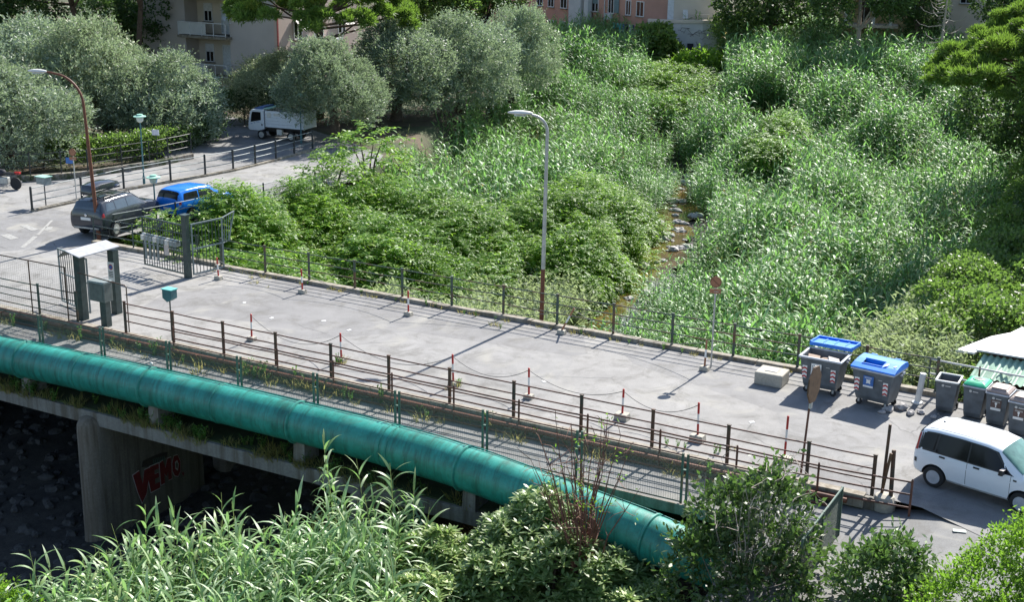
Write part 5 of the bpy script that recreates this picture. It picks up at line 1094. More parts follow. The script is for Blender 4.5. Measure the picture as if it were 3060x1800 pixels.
def scatter(name, label, cat_, protos, pts, rz, sc, rs, parent=None, kind='stuff'):
    """one object that repeats the proto meshes on its own points"""
    pts = np.asarray(pts, np.float32); me = bpy.data.meshes.new(name); me.vertices.add(len(pts)); me.vertices.foreach_set('co', pts.ravel())
    for nm, ty, arr in (('rz', 'FLOAT', rz), ('sc', 'FLOAT', sc), ('pick', 'INT', rs.randint(0, len(protos), len(pts)))):
        at = me.attributes.new(nm, ty, 'POINT'); at.data.foreach_set('value', np.asarray(arr, np.float32 if ty == 'FLOAT' else np.int32))
    tl = rs.randn(len(pts), 2) * .06
    for j in (0, 1): at = me.attributes.new('t%d' % j, 'FLOAT', 'POINT'); at.data.foreach_set('value', tl[:, j].astype(np.float32))
    o = bpy.data.objects.new(name, me); COL.objects.link(o); ng = bpy.data.node_groups.new(name, 'GeometryNodeTree')
    ng.interface.new_socket('Geometry', in_out='INPUT', socket_type='NodeSocketGeometry'); ng.interface.new_socket('Geometry', in_out='OUTPUT', socket_type='NodeSocketGeometry')
    N = ng.nodes.new; L = ng.links.new; gi, go_ = N('NodeGroupInput'), N('NodeGroupOutput'); jn = N('GeometryNodeJoinGeometry')
    for p in protos:
        po = bpy.data.objects.new(p.name + '_source', p); oi = N('GeometryNodeObjectInfo'); oi.inputs['Object'].default_value = po; oi.inputs['As Instance'].default_value = False
        g2 = N('GeometryNodeGeometryToInstance'); L(oi.outputs['Geometry'], g2.inputs[0]); L(g2.outputs[0], jn.inputs[0])
    def attr(nm, ty):
        a = N('GeometryNodeInputNamedAttribute'); a.data_type = ty; a.inputs[0].default_value = nm; return a.outputs[0]
    ip = N('GeometryNodeInstanceOnPoints'); cx = N('ShaderNodeCombineXYZ'); L(attr('rz', 'FLOAT'), cx.inputs[2]); L(attr('t0', 'FLOAT'), cx.inputs[0]); L(attr('t1', 'FLOAT'), cx.inputs[1])
    er = N('FunctionNodeEulerToRotation'); L(cx.outputs[0], er.inputs[0]); ip.inputs['Pick Instance'].default_value = True
    L(gi.outputs[0], ip.inputs['Points']); L(jn.outputs[0], ip.inputs['Instance']); L(er.outputs[0], ip.inputs['Rotation']); L(attr('sc', 'FLOAT'), ip.inputs['Scale']); L(attr('pick', 'INT'), ip.inputs['Instance Index']); L(ip.outputs[0], go_.inputs[0])
    md = o.modifiers.new('scatter', 'NODES'); md.node_group = ng
    if parent: o.parent = parent
    return tag(o, label, cat_, kind=kind)
def in_poly(P, poly):
    x, y = P[:, 0], P[:, 1]; r = np.zeros(len(P), bool); n = len(poly)
    for i in range(n):
        x0, y0 = poly[i]; x1, y1 = poly[(i + 1) % n]; c = ((y0 > y) != (y1 > y)); r ^= c & (x < (x1 - x0) * (y - y0) / (y1 - y0 + 1e-12) + x0)
    return r
def fill(poly, dens, rs, jit=True):
    """jittered grid of (u,v) points inside a polygon given in the bridge frame"""
    a = np.array(poly); lo, hi = a.min(0), a.max(0); st = 1 / math.sqrt(dens); g = np.stack(np.meshgrid(np.arange(lo[0], hi[0], st), np.arange(lo[1], hi[1], st)), -1).reshape(-1, 2); g = g + rs.uniform(-.6, .6, g.shape) * st
    return g[in_poly(g, poly)]
def to_world(P): return np.stack([OX + DU[0] * P[:, 0] + NV[0] * P[:, 1], OY + DU[1] * P[:, 0] + NV[1] * P[:, 1]], -1)
def stream_dist(XY):
    S = np.array(SC_STREAM); d = np.full(len(XY), 1e9)
    for i in range(len(S) - 1):
        a, b = S[i, :2], S[i + 1, :2]; t = np.clip(((XY - a) @ (b - a)) / ((b - a) @ (b - a)), 0, 1); q = a + t[:, None] * (b - a); d = np.minimum(d, np.linalg.norm(XY - q, axis=1) - S[i, 2] * .7)
    return d

leafm('leaf_reed', (.08, .21, .05), (.18, .36, .115), .5, .38, .6, (.44, .58, .36), tcol=(.26, .52, .12)); leafm('leaf_reed_near', (.11, .23, .07), (.24, .39, .16), .45, .38, .75, (.52, .62, .42), tcol=(.30, .52, .15))
leafm('leaf_bush', (.075, .19, .02), (.15, .30, .04), .5, .5, .4, (.28, .38, .06), tcol=(.26, .46, .05)); leafm('leaf_weed', (.15, .20, .12), (.26, .31, .20), .6, .4, .3)
leafm('leaf_olive', (.11, .16, .11), (.23, .295, .22), .5, .3, .45, (.46, .53, .44)); leafm('leaf_pine', (.07, .135, .025), (.13, .215, .04), .55, .42, .35, (.25, .31, .07))
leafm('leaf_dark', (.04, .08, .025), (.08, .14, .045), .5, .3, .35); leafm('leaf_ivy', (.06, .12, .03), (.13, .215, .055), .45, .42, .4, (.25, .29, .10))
leafm('leaf_gloss', (.11, .19, .07), (.24, .34, .14), .4, .38, .55, (.52, .60, .27)); leafm('leaf_privet', (.04, .085, .025), (.09, .165, .045), .42, .3, .5, (.26, .31, .13)); leafm('leaf_bright', (.07, .16, .02), (.15, .27, .035), .45, .48, .4, (.28, .35, .06))
leafm('grass_dry', (.16, .17, .05), (.30, .26, .13), .7, .4, .2, (.16, .24, .05)); leafm('leaf_fern', (.05, .11, .02), (.09, .19, .04), .5, .4, .4)

# ---- giant reed clumps
def reed_clump(seed, nst, h, ll, lw, nleaf, nseg, spread, mat, low=.22):
    rs = np.random.RandomState(seed); B0, AZ, EL, LL, WW, BE, RO, SB, ST = [], [], [], [], [], [], [], [], []
    for i in range(nst):
        a, r = rs.uniform(0, 6.28), spread * math.sqrt(rs.rand()); b = np.array([r * cos(a), r * sin(a), -.3]); H = h * rs.uniform(.72, 1.08); ln = rs.uniform(.02, .16); la = a + rs.uniform(-.7, .7) if rs.rand() < .7 else rs.uniform(0, 6.28)
        pl = rs.uniform(0, 6.28); prev = b
        for k in range(1, 4):
            f = k / 3; q = b + np.array([cos(la) * ln * H * f * f, sin(la) * ln * H * f * f, H * f]); SB.append(prev); ST.append(q); prev = q
        for j in range(nleaf):
            f = low + (1 - low) * (j + rs.uniform(-.3, .3)) / nleaf; f = min(max(f, .05), .995); g = f * .97
            B0.append(b + np.array([cos(la) * ln * H * g * g, sin(la) * ln * H * g * g, H * g])); AZ.append(pl + pi * (j % 2) + rs.normal(0, .28)); up = max(0, (f - .8) / .2)
            EL.append(rs.uniform(.55, .95) + up * .45); BE.append(rs.uniform(1.3, 2.3) - up * .9); LL.append(ll * rs.uniform(.7, 1.15) * (1 - .35 * up) * (.75 + .5 * min(f * 1.6, 1) * .5)); WW.append(lw * rs.uniform(.8, 1.2)); RO.append(rs.normal(0, .25))
    A = np.array; lv = strips(A(B0), A(AZ), A(EL), A(LL), A(WW), A(BE), nseg, A(RO)); sv = stems(A(SB), A(ST), A([.013] * len(SB)))
    return two_mat('reed_clump', lv, sv, mat, M('cane'))
leafm('leaf_dry', (.20, .16, .08), (.34, .27, .14), .6, .35, .3, (.45, .38, .22))
REED = [reed_clump(20 + i, 10, 4.4, .74, .088, 14, 4, .75, M('leaf_reed')) for i in range(6)]
REED = REED * 3 + [reed_clump(29, 5, 4.2, .6, .06, 9, 3, .7, M('leaf_dry'))]
def reeds(name, label, poly, dens, seed, ybias=None, holes=()):
    rs = np.random.RandomState(seed); P = fill(poly, dens, rs); XY = to_world(P); k = stream_dist(XY) > np.where((XY[:, 1] > 84) | (XY[:, 1] < 67), -.9, .1)
    for (u, v, r) in holes: k &= (P[:, 0] - u) ** 2 + (P[:, 1] - v) ** 2 > r * r
    k &= ~in_poly(XY, [(10.2, 106), (17.2, 106), (20.6, 128), (12.2, 128)])
    P, XY = P[k], XY[k]; Z = ground_h(XY[:, 0], XY[:, 1])
    und = .5 + .5 * np.sin(XY[:, 0] * .62 + 1.7 * np.sin(XY[:, 1] * .23)) * np.sin(XY[:, 1] * .45 + 1 + np.sin(XY[:, 0] * .2)); sc = .58 + .58 * und ** .8 + rs.uniform(-.1, .14, len(P))
    edge = np.clip((stream_dist(XY) - .3) / 3.5, 0, 1); sc = sc * (.72 + .28 * edge)
    return scatter(name, label, 'reeds', REED, np.column_stack([XY, Z]), rs.uniform(0, 6.28, len(P)), sc, rs)
ZA = [(-9.3, 27), (-10.2, 31), (-13.6, 42), (-17, 52), (-20.3, 63), (-23.8, 73), (-28, 88), (-25, 90.6), (-18.6, 88), (-12.8, 77.7), (-6.2, 63.2), (-1.5, 65.4), (3, 58), (2.9, 48), (4.1, 42.8), (2.6, 41.6), (.5, 44), (-3, 44.7), (-4.7, 39.4), (-3.6, 36), (-3.2, 30), (-5, 27), (-8.3, 25.6)]
ZB = [(-16.4, 95.3), (-14.8, 96.2), (-7.4, 100.2), (1, 99.8), (8.6, 93.7), (21, 70.8), (25.5, 47), (25, 40), (22.9, 31.2), (22.6, 19), (22.2, 13), (20.5, 9.4), (13.5, 9.4), (11, 11.5), (9.4, 15.6), (8.9, 20.6), (8.9, 27.4), (7.9, 34.9), (5.9, 42.2), (2.4, 53.1), (-5.5, 66), (-12, 75)]
reeds('reed_bed', 'tall pale green giant reeds on the building side of the stream', ZA, 1.35, 5, holes=[(-13, 55, 2.2), (-16.5, 62, 1.8), (-2, 57, 2.2)])
reeds('reed_bed', 'tall pale green giant reeds between the stream and the waste bins', ZB, 1.4, 6, holes=[(-.5, 66, 3.6), (7.5, 47, 2.0), (15, 40, 1.6)])

# ---- leafy bank bushes (pinnate fronds)
def frond_bush(seed, n, R, Hh, fl, mat, leafl=.13, leafw=.055, pairs=7, drop=1.2):
    rs = np.random.RandomState(seed); d = dirs(n, rs); d[:, 2] = np.abs(d[:, 2]) * 1.0 - .12; d /= np.linalg.norm(d, axis=1)[:, None]; rad_ = rs.uniform(.55, 1.0, n) ** .6
    base = d * np.array([R, R, Hh]) * rad_[:, None]; az = np.arctan2(d[:, 1], d[:, 0]) + rs.normal(0, .6, n); el = .35 + .6 * d[:, 2] + rs.normal(0, .25, n); L = fl * rs.uniform(.7, 1.2, n); B_, A_, E_, LL, WW, BE, RO = [], [], [], [], [], [], []
    for j in range(pairs + 1):
        t = (j + .8) / (pairs + 1); e = el - drop * t * .5
        p = base + np.stack([np.cos(az) * np.cos(e), np.sin(az) * np.cos(e), np.sin(e)], -1) * (L * t)[:, None]
        for s in ((-1, 1) if j < pairs else (0,)):
            B_.append(p); A_.append(az + s * rs.uniform(.9, 1.35, n)); E_.append((el - drop * t) * (.35 if s else 1) + rs.normal(0, .18, n)); LL.append(leafl * rs.uniform(.8, 1.25, n)); WW.append(leafw * rs.uniform(.85, 1.15, n)); BE.append(rs.uniform(.4, .9, n)); RO.append(rs.normal(0, .3, n))
    c = np.concatenate; v, f = strips(c(B_), c(A_), c(E_), c(LL), c(WW), c(BE), 2, c(RO), [.35, 1, .08]); return mk('frond_bush', v, f, mat)
BUSH = [frond_bush(40 + i, 130, 1.25, 1.35, .62, M('leaf_bush'), .19, .08, 5) for i in range(5)]
def left_edge(v): return np.interp(v, LEV, LEU)
ZC = [(-9.6, 12.6), (-8.6, 14.8), (-8.3, 17.5), (-8.0, 21.5), (-8.4, 25), (-6, 25.5), (-3.5, 27.5), (-2.6, 33), (-2.6, 38), (-2.0, 42), (-.6, 43), (1.5, 41), (3.6, 39), (5.2, 33), (6.7, 27.3), (6.8, 23), (4.2, 24.7), (1.7, 25.3), (2.8, 19.7), (2.5, 16), (2, 9.4), (-3.3, 9.2), (-5.5, 9.3), (-8.8, 9.3)]
def thicket():
    rs = np.random.RandomState(3); P = fill(ZC, .95, rs); XY = to_world(P); k = stream_dist(XY) > .2; P, XY = P[k], XY[k]; e = P[:, 0] - left_edge(P[:, 1])
    top = np.interp(e, [0, 3, 8, 16, 26], [.7, .25, -1.2, -2.7, -3.4]) + 1.0 * np.sin(XY[:, 0] * .8 + 1.1 * np.sin(XY[:, 1] * .5)) * np.sin(XY[:, 1] * .55) + rs.uniform(-.75, .75, len(P)); near = np.clip((P[:, 1] - 8.8) / 3, 0, 1)
    top = np.where(P[:, 1] < 12, np.minimum(top, -.4 - .0 * e), top); lay = [np.column_stack([XY, top - 1.3])]
    for dz in (1.5, 3.0): q = XY + rs.uniform(-.7, .7, XY.shape); lay.append(np.column_stack([q, np.maximum(top - 1.3 - dz, ground_h(q[:, 0], q[:, 1]) - .2)]))
    pts = np.concatenate(lay); n = len(pts); scatter('thicket', 'bright green leafy bushes filling the bank between the parked cars and the stream', 'bushes', BUSH, pts, rs.uniform(0, 6.28, n), rs.uniform(.6, 1.25, n), rs)
thicket()
rs_ = np.random.RandomState(31); P_ = fill([(2.2, 58), (4.8, 52), (6.5, 55), (5.2, 60), (2.8, 62)], 1.2, rs_); XY_ = to_world(P_); n_ = len(P_)
scatter('bush_patch', 'yellow-green leafy bushes standing among the reeds past the stream', 'bushes', BUSH, np.column_stack([XY_, ground_h(XY_[:, 0], XY_[:, 1]) + 2.9]), rs_.uniform(0, 6.28, n_), rs_.uniform(.8, 1.2, n_), rs_)
P_ = fill([(-12.6, 68), (-7.0, 64.5), (-3.5, 66), (-5.5, 72), (-11, 80), (-18, 84), (-19, 79)], 1.0, rs_); XY_ = to_world(P_); n_ = len(P_)
scatter('bush_patch', 'low green bushes in the gap in front of the cream annex', 'bushes', BUSH, np.column_stack([XY_, ground_h(XY_[:, 0], XY_[:, 1]) + np.interp(XY_[:, 1], [100, 112, 126], [1.4, .5, -.3])]), rs_.uniform(0, 6.28, n_), rs_.uniform(.8, 1.2, n_), rs_)
# young shrubs that stand over the street railing one by one
for i, (u, v, z, s, lb) in enumerate([(-9.0, 11.3, -.5, .9, 'leafy sapling growing through the railing beside the dark car'), (-8.3, 14.6, -.9, .9, 'leafy sapling growing through the railing in front of the blue car'), (-5.1, 9.2, -1.0, .9, 'leafy shrub behind the open gate leaf'), (-8.0, 22.5, -.2, 1.35, 'bright leafy shrub beside the street past the blue car'), (-9.3, 27.5, .0, 1.6, 'tall leafy shrub where the street railing ends')]):
    t = thing('leafy_shrub', lb, 'shrub', B(u, v, z), i * 1.3, 'shrubs along the street railing'); t.scale = (s, s, s); inst('crown', BUSH[i % 5], t, (0, 0, .3)); m = MB()
    for k in range(4): m.tube([(0, 0, -1.0), (.3 * cos(k * 1.6), .3 * sin(k * 1.6), .5), (.6 * cos(k * 1.6), .6 * sin(k * 1.6), 1.2)], [.04, .03, .012], 5)
    m.build('stem', M('bark'), t)
# ---- low weeds
def tuft(seed, n, h, w, mat, spread=.25, bend=.9, nseg=3):
    rs = np.random.RandomState(seed); a = rs.uniform(0, 6.28, n); r = spread * np.sqrt(rs.rand(n)); v, f = strips(np.stack([r * np.cos(a), r * np.sin(a), np.zeros(n) - .03], -1), a + rs.normal(0, .8, n), rs.uniform(.9, 1.5, n), h * rs.uniform(.5, 1.15, n), w * rs.uniform(.7, 1.3, n), rs.uniform(.2, 1.3, n) * bend, nseg, rs.normal(0, .4, n)); return mk('weed_tuft', v, f, mat)
def weedplant(seed, n, h, mat, lw=.03):
    rs = np.random.RandomState(seed); P, D = [], []
    for i in range(n):
        a = rs.uniform(0, 6.28); lean = rs.uniform(.05, .45); H = h * rs.uniform(.6, 1.1); m_ = 16
        for j in range(m_): t = (j + 1) / m_; P.append([cos(a) * lean * H * t, sin(a) * lean * H * t, H * t]); q = rs.randn(3); q[2] = abs(q[2]) * .6 + .2; D.append(q / np.linalg.norm(q))
    P, D = np.array(P), np.array(D); v, f = rhombs(P, D, h * .13 * rs.uniform(.6, 1.3, len(P)), lw * rs.uniform(.8, 1.4, len(P)), rs); return mk('weed_plant', v, f, mat)
WEED = [weedplant(70 + i, 16, 1.7, M('leaf_weed'), .06) for i in range(4)]
def weeds(name, label, poly, dens, seed, zf, sc=(.7, 1.2), protos=None):
    rs = np.random.RandomState(seed); P = fill(poly, dens, rs); XY = to_world(P); k = stream_dist(XY) > -.2; P, XY = P[k], XY[k]; Z = zf(P, XY); n = len(P)
    return scatter(name, label, 'weeds', protos or WEED, np.column_stack([XY, Z]), rs.uniform(0, 6.28, n), rs.uniform(*sc, n), rs)
weeds('weeds', 'grey-green tall weeds on the bed behind the far kerb around the lamp', [(.5, 9.3), (12.6, 9.3), (11.5, 13), (10.5, 18), (9.3, 24), (6.8, 23), (4, 25), (1.7, 25.3), (2.6, 18)], 2.6, 8, lambda P, XY: np.interp(P[:, 1], [9, 11, 16, 25], [-2.4, -2.9, -4.3, -5.2]) + .5 * np.sin(P[:, 0] * 1.7) * np.sin(P[:, 1] * .9), (.8, 1.35))
IVY = []
def ivy_mound(seed, n, R, H, mat, L=.12, W=.1):
    rs = np.random.RandomState(seed); d = dirs(n, rs); d[:, 2] = np.abs(d[:, 2]); p = d * np.array([R, R, H]) * (rs.uniform(.6, 1.05, n) ** .5)[:, None]; dd = d * .7 + dirs(n, rs) * .8; dd[:, 2] -= .35; dd /= np.linalg.norm(dd, axis=1)[:, None]; v, f = rhombs(p, dd, L * rs.uniform(.6, 1.3, n), W * rs.uniform(.7, 1.2, n), rs); return mk('ivy_mound', v, f, mat)
IVY = [ivy_mound(90 + i, 900, .95, .95, M('leaf_ivy')) for i in range(4)]
weeds('weeds', 'pale green nettles and weeds on the slope behind the large waste containers', [(21.4, 9.3), (25.0, 9.0), (25.9, 9.8), (26.0, 12), (25.5, 18), (22.6, 17)], 3.0, 29, lambda P, XY: np.interp(P[:, 1], [9, 12, 18], [-.9, -.8, -1.2]), (.7, 1.2))
weeds('ivy', 'sunlit ivy and bramble mounds behind the shed under the edge pine', [(25.4, 9.2), (26.3, 9.8), (26.0, 12), (25.8, 14), (26.8, 15), (34, 15.2), (40, 16), (46, 40), (48, 62), (30, 66), (22.5, 48), (23.6, 36), (23.6, 26), (23, 14)], .9, 9, lambda P, XY: np.maximum(np.interp(P[:, 1], [9, 12, 16, 25, 38], [-.75, -.5, -.1, .1, .5]), ground_h(XY[:, 0], XY[:, 1]) - .1) + .6 * np.sin(P[:, 0] * .9) * np.sin(P[:, 1] * .7), (.8, 1.5), IVY)
TUFT = [tuft(110 + i, 26, .3, .018, M('grass_dry'), .16) for i in range(3)] + [weedplant(120, 5, .35, M('leaf_fern'), .045)]
def line_weeds(name, label, runs, seed, sc):
    rs = np.random.RandomState(seed); P = []
    for (u0, v0, u1, v1, z, n, jit) in runs:
        for i in range(n):
            if rs.rand() < .5 + .5 * math.sin(i * .7 + u0): t = (i + rs.rand()) / n; P.append((u0 + (u1 - u0) * t, v0 + (v1 - v0) * t + rs.normal(0, jit), z))
    P = np.array(P); XY = to_world(P[:, :2]); n = len(P); return scatter(name, label, 'weeds', TUFT, np.column_stack([XY, P[:, 2]]), rs.uniform(0, 6.28, n), rs.uniform(*sc, n), rs)
line_weeds('weeds', 'small tufts of grass and weed growing along the foot of the far kerb', [(-3, 8.05, 14, 8.05, 0, 100, .06), (9.8, 7.7, 10.8, 7.2, 0, 8, .1), (14, 8.0, 25, 8.0, 0, 30, .06), (-3, 7.6, 1, 7.3, 0, 12, .4)], 21, (.35, .8))
line_weeds('weeds', 'dry weeds and grass growing along the foot of the deck wall on the footway', [(-6, -.75, 24, -.75, -.35, 90, .16), (2, -.35, 22, -.3, -.3, 60, .05), (5.2, -.5, 9.5, -.55, -.3, 50, .12)], 22, (.7, 1.7))
line_weeds('weeds', 'sparse weeds round the bollard feet and in cracks of the parking deck', [(8.05, 1.2, 8.2, 1.5, 0, 14, .14), (21.3, .5, 21.6, .9, 0, 8, .1), (12.4, 1.15, 12.5, 1.5, 0, 5, .1), (19.2, .3, 24, .2, 0, 12, .1), (10, 7.2, 10.3, 7.0, 0, 6, .1)], 23, (.5, 1.0))
line_weeds('weeds', 'mossy ferns and hanging plants on the ledge below the green pipe', [(-6, -3.15, 16, -3.2, -1.42, 150, .12), (-2.6, -3.35, -1.0, -3.4, -1.45, 44, .1), (3.0, -3.3, 6.4, -3.42, -1.46, 90, .12), (8.4, -3.35, 13, -3.42, -1.46, 70, .12)], 24, (.8, 1.5))

# ---- trees
def sprig_crown(blobs, n, seed, mat, leafL, leafW, per, slen, up=.5, shoot=0.0, name='crown', flat=1.0):
    rs = np.random.RandomState(seed); C = np.array([b[:3] for b in blobs]); R = np.array([b[3] for b in blobs]); w = R ** 2 / (R ** 2).sum(); idx = rs.choice(len(R), n, p=w); d = dirs(n, rs, .25); p = C[idx] + d * (R[idx] * rs.uniform(.45, 1.0, n) ** .4)[:, None] * np.array([1, 1, flat])
    lump = np.sin(p[:, 0] * 2.1 + seed) * np.sin(p[:, 1] * 2.3) * np.sin(p[:, 2] * 2.7 + 1); keep = lump > -.45 + .25 * rs.rand(n) - .3; inside = np.zeros(n, bool)
    for c, r in zip(C, R): inside |= (((p - c) / np.array([1, 1, flat])) ** 2).sum(1) < (r * .62) ** 2
    keep &= ~inside | (rs.rand(n) < .25); p, d = p[keep], d[keep]; m_ = len(p); sd = d * .55 + dirs(m_, rs) * .6 + np.array([0, 0, up]); sd /= np.linalg.norm(sd, axis=1)[:, None]; P, D = [], []
    sl = slen * np.where(rs.rand(m_) < .22, rs.uniform(1.2, 2.2, m_), rs.uniform(.5, 1.2, m_))
    for j in range(per):
        t = (j + .5) / per; q = dirs(m_, rs); dd = sd * .75 + q * .8; dd /= np.linalg.norm(dd, axis=1)[:, None]; P.append(p + sd * (sl * t)[:, None]); D.append(dd)
    P, D = np.concatenate(P), np.concatenate(D); v, f = rhombs(P, D, leafL * rs.uniform(.7, 1.3, len(P)), leafW * rs.uniform(.7, 1.3, len(P)), rs); return mk(name, v, f, mat)
def trunk(t, mat, segs, forks, name='trunk'):
    m = MB(); m.tube([s[:3] for s in segs], [s[3] for s in segs], 9)
    for f in forks: m.tube([s[:3] for s in f], [s[3] for s in f], 6)
    return m.build(name, mat, t, smooth=True)
rs0 = np.random.RandomState(1)
OL = []
for k in range(3):
    r = np.random.RandomState(200 + k); bl_ = [(0, 0, 3.0, 1.7)] + [(2.0 * cos(a) * r.uniform(.7, 1.15), 2.0 * sin(a) * r.uniform(.7, 1.15), r.uniform(1.7, 3.6), r.uniform(.8, 1.45)) for a in np.arange(0, 6.28, .6)] + [(2.3 * cos(a), 2.3 * sin(a), r.uniform(1.3, 1.8), r.uniform(.6, .9)) for a in np.arange(.3, 6.28, .9)] + [(r.uniform(-1.1, 1.1), r.uniform(-1.1, 1.1), r.uniform(3.9, 4.5), r.uniform(.8, 1.2)) for _ in range(5)]
    OL.append(sprig_crown(bl_, 8200, 210 + k, M('leaf_olive'), .17, .05, 8, .42, .6, flat=1.0))
def olive(label, x, y, s, rz, k, z=0.0, sz=None):
    t = thing('olive_tree', label, 'tree', (x, y, z), rz, 'olive trees'); t.scale = (s, s, sz or s); inst('crown', OL[k], t)
    trunk(t, M('bark'), [(0, 0, -.3, .34), (.05, .05, .6, .26), (-.05, .1, 1.4, .22), (.0, 0, 1.8, .2)], [[(0, 0, 1.5, .16), (.7, .2, 2.4, .1), (1.2, .4, 3.2, .05)], [(0, 0, 1.6, .15), (-.6, .5, 2.5, .09), (-1.0, .8, 3.4, .04)], [(0, 0, 1.6, .14), (.0, -.7, 2.5, .09), (.1, -1.2, 3.2, .04)]])
    return t
olive('silvery olive tree by the motorcycle at the picture edge', -28.2, 72.8, 1.4, .3, 0, -.2, 1.08)
olive('large olive tree behind the green hedge', -25.2, 82.0, 1.45, 1.4, 1, -.5, 1.42)
olive('olive tree next to the white truck cab', -21.9, 82.0, 1.3, 2.7, 2, -.6, 1.08)
olive('olive tree behind the large one, below the tall pines', -31.5, 83.5, 1.6, 4.1, 0, .0, 1.3)
olive('round silvery olive tree over the white truck body', -11.3, 82.9, 1.1, .9, 1, .75, 1.0)
olive('broad olive tree above the reddish leaf litter', -8.3, 92.0, 1.5, 5.0, 2, -.3, 1.22)
olive('olive tree at the edge of the reeds next to the broad one', -3.9, 97.0, 1.4, 2.2, 0, -.3, 1.3)
olive('olive tree in front of the orange house', -.2, 104.0, 1.15, 3.3, 1, 0.0, 1.25)
olive('small olive tree between the truck and the apartment block', -16.6, 90.5, 1.1, 4.4, 0, .0, .85)

# pines
def pine_pad(seed, n, R, H):
    rs = np.random.RandomState(seed); P, D = [], []; c = dirs(n, rs); c[:, 2] = np.abs(c[:, 2]) * .9 - .15; c = c * np.array([R, R, H]) * (rs.uniform(.5, 1.0, n) ** .5)[:, None]
    for j in range(11): q = dirs(n, rs, .35); P.append(c + q * .03); D.append(q)
    P, D = np.concatenate(P), np.concatenate(D); v, f = rhombs(P, D, .30 * rs.uniform(.7, 1.2, len(P)), .05 * np.ones(len(P)), rs); return mk('needle_pad', v, f, M('leaf_pine'))
PAD = [pine_pad(300 + i, 95, .55, .42) for i in range(5)]
def pine(label, loc, h, R, npad, seed, ztop, zlow, trunk_r=.3, lean=(0, 0), group='pines'):
    rs = np.random.RandomState(seed); t = thing('pine_tree', label, 'tree', loc, 0, group); forks = []; k0 = Vector((lean[0], lean[1], h))
    for i in range(npad):
        a = 2 * pi * i * .618 + rs.uniform(-.3, .3); r = R * math.sqrt((i + .5) / npad); z = zlow + (ztop - zlow) * (1 - (r / R) ** 2) * rs.uniform(.75, 1.1) + rs.uniform(-.4, .4); p = (lean[0] + r * cos(a), lean[1] + r * sin(a), z)
        s = rs.uniform(.8, 1.4); inst('needle_pad', PAD[i % 5], t, p, (rs.uniform(-.15, .15), rs.uniform(-.15, .15), a), (s, s, s))
        if i % 5 == 0: z0 = h * rs.uniform(.62, .95); forks.append([(lean[0] * z0 / h, lean[1] * z0 / h, z0, .1), (lean[0] + p[0] * .0 + (p[0] - lean[0]) * .45, lean[1] + (p[1] - lean[1]) * .45, z0 + (z - z0) * .45 - .25, .07), (p[0], p[1], z - .1, .03)])
    trunk(t, M('bark_pine'), [(0, 0, -.5, trunk_r), (lean[0] * .3, lean[1] * .3, h * .35, trunk_r * .85), (lean[0] * .7, lean[1] * .7, h * .7, trunk_r * .65), (lean[0], lean[1], h, trunk_r * .4)], forks); return t
pine('umbrella pine with a dark trunk in front of the apartment block side', (-13.7, 92.5, -.2), 8.4, 6.4, 130, 1, 12, 6.9, .38, (.3, 0))
pine('umbrella pine crown reaching in from the edge above the reeds', (28.2, 64, -1.5), 10.5, 7.6, 290, 2, 12.0, 7.9, .4, (-.5, 0))
pine('two-stemmed dark pine behind the olive trees', (-31.0, 97, 0), 10, 4.5, 90, 3, 13, 8.3, .3, (-1.2, 0)); pine('slim pine beside the two-stemmed one', (-28.2, 99, 0), 10, 3.5, 60, 4, 13, 8.6, .26, (1.0, 0))
# generic broadleaf crowns
def leaf_tree(name, label, loc, blobs, n, seed, mat, L=.22, W=.13, per=5, sl=.4, tr=.25, cat_='tree', group=None, up=.2, bark='bark'):
    t = thing(name, label, cat_, loc, 0, group); me = sprig_crown(blobs, n, seed, M(mat), L, W, per, sl, up); inst('crown', me, t); c = np.mean([b[:3] for b in blobs], 0)
    trunk(t, M(bark), [(0, 0, -.6, tr), (c[0] * .3, c[1] * .3, c[2] * .5, tr * .75), (c[0] * .8, c[1] * .8, c[2], tr * .4)], [[(c[0] * .3, c[1] * .3, c[2] * .5, tr * .5), ((c[0] * .3 + b[0]) / 2, (c[1] * .3 + b[1]) / 2, (c[2] * .5 + b[2]) / 2, tr * .3), (b[0], b[1], b[2], tr * .12)] for b in blobs[:6]], 'trunk'); return t
def rb(seed, n, R, z0, z1, r0, r1):
    r = np.random.RandomState(seed); return [(R * math.sqrt(r.rand()) * cos(a), R * math.sqrt(r.rand()) * sin(a), r.uniform(z0, z1), r.uniform(r0, r1)) for a in r.uniform(0, 6.28, n)]
leaf_tree('dark_tree', 'dense dark evergreen at the picture top left behind the olives', (-37, 96, 0), rb(1, 9, 3, 4, 9, 1.6, 2.4), 4200, 31, 'leaf_dark', .3, .12); leaf_tree('bright_tree', 'sunlit yellow-green tree at the top left picture corner', (-41, 99, 0), rb(2, 8, 2.5, 5, 9, 1.4, 2), 3000, 32, 'leaf_bright', .26, .12)
leaf_tree('dark_tree', 'dark evergreen left of the apartment block behind the olives', (-31.5, 108, 0), rb(3, 9, 3.2, 3, 8, 1.5, 2.3), 4000, 33, 'leaf_dark', .3, .14); leaf_tree('bright_bush', 'sunlit yellow-green bush against the apartment block wall', (-28.3, 111, 1), rb(4, 7, 2, 2.5, 5.5, 1.1, 1.6), 2600, 34, 'leaf_bright', .24, .13)
leaf_tree('dark_tree', 'shaded tree between the pine and the orange house', (-7.2, 124, 0), rb(5, 10, 3.4, 3, 8.5, 1.6, 2.4), 4600, 35, 'leaf_ivy', .32, .18); leaf_tree('dark_tree', 'shaded tree touching the far end of the orange house', (-3.0, 128, 0), rb(6, 9, 3, 3, 8, 1.4, 2.1), 3600, 36, 'leaf_ivy', .32, .18)
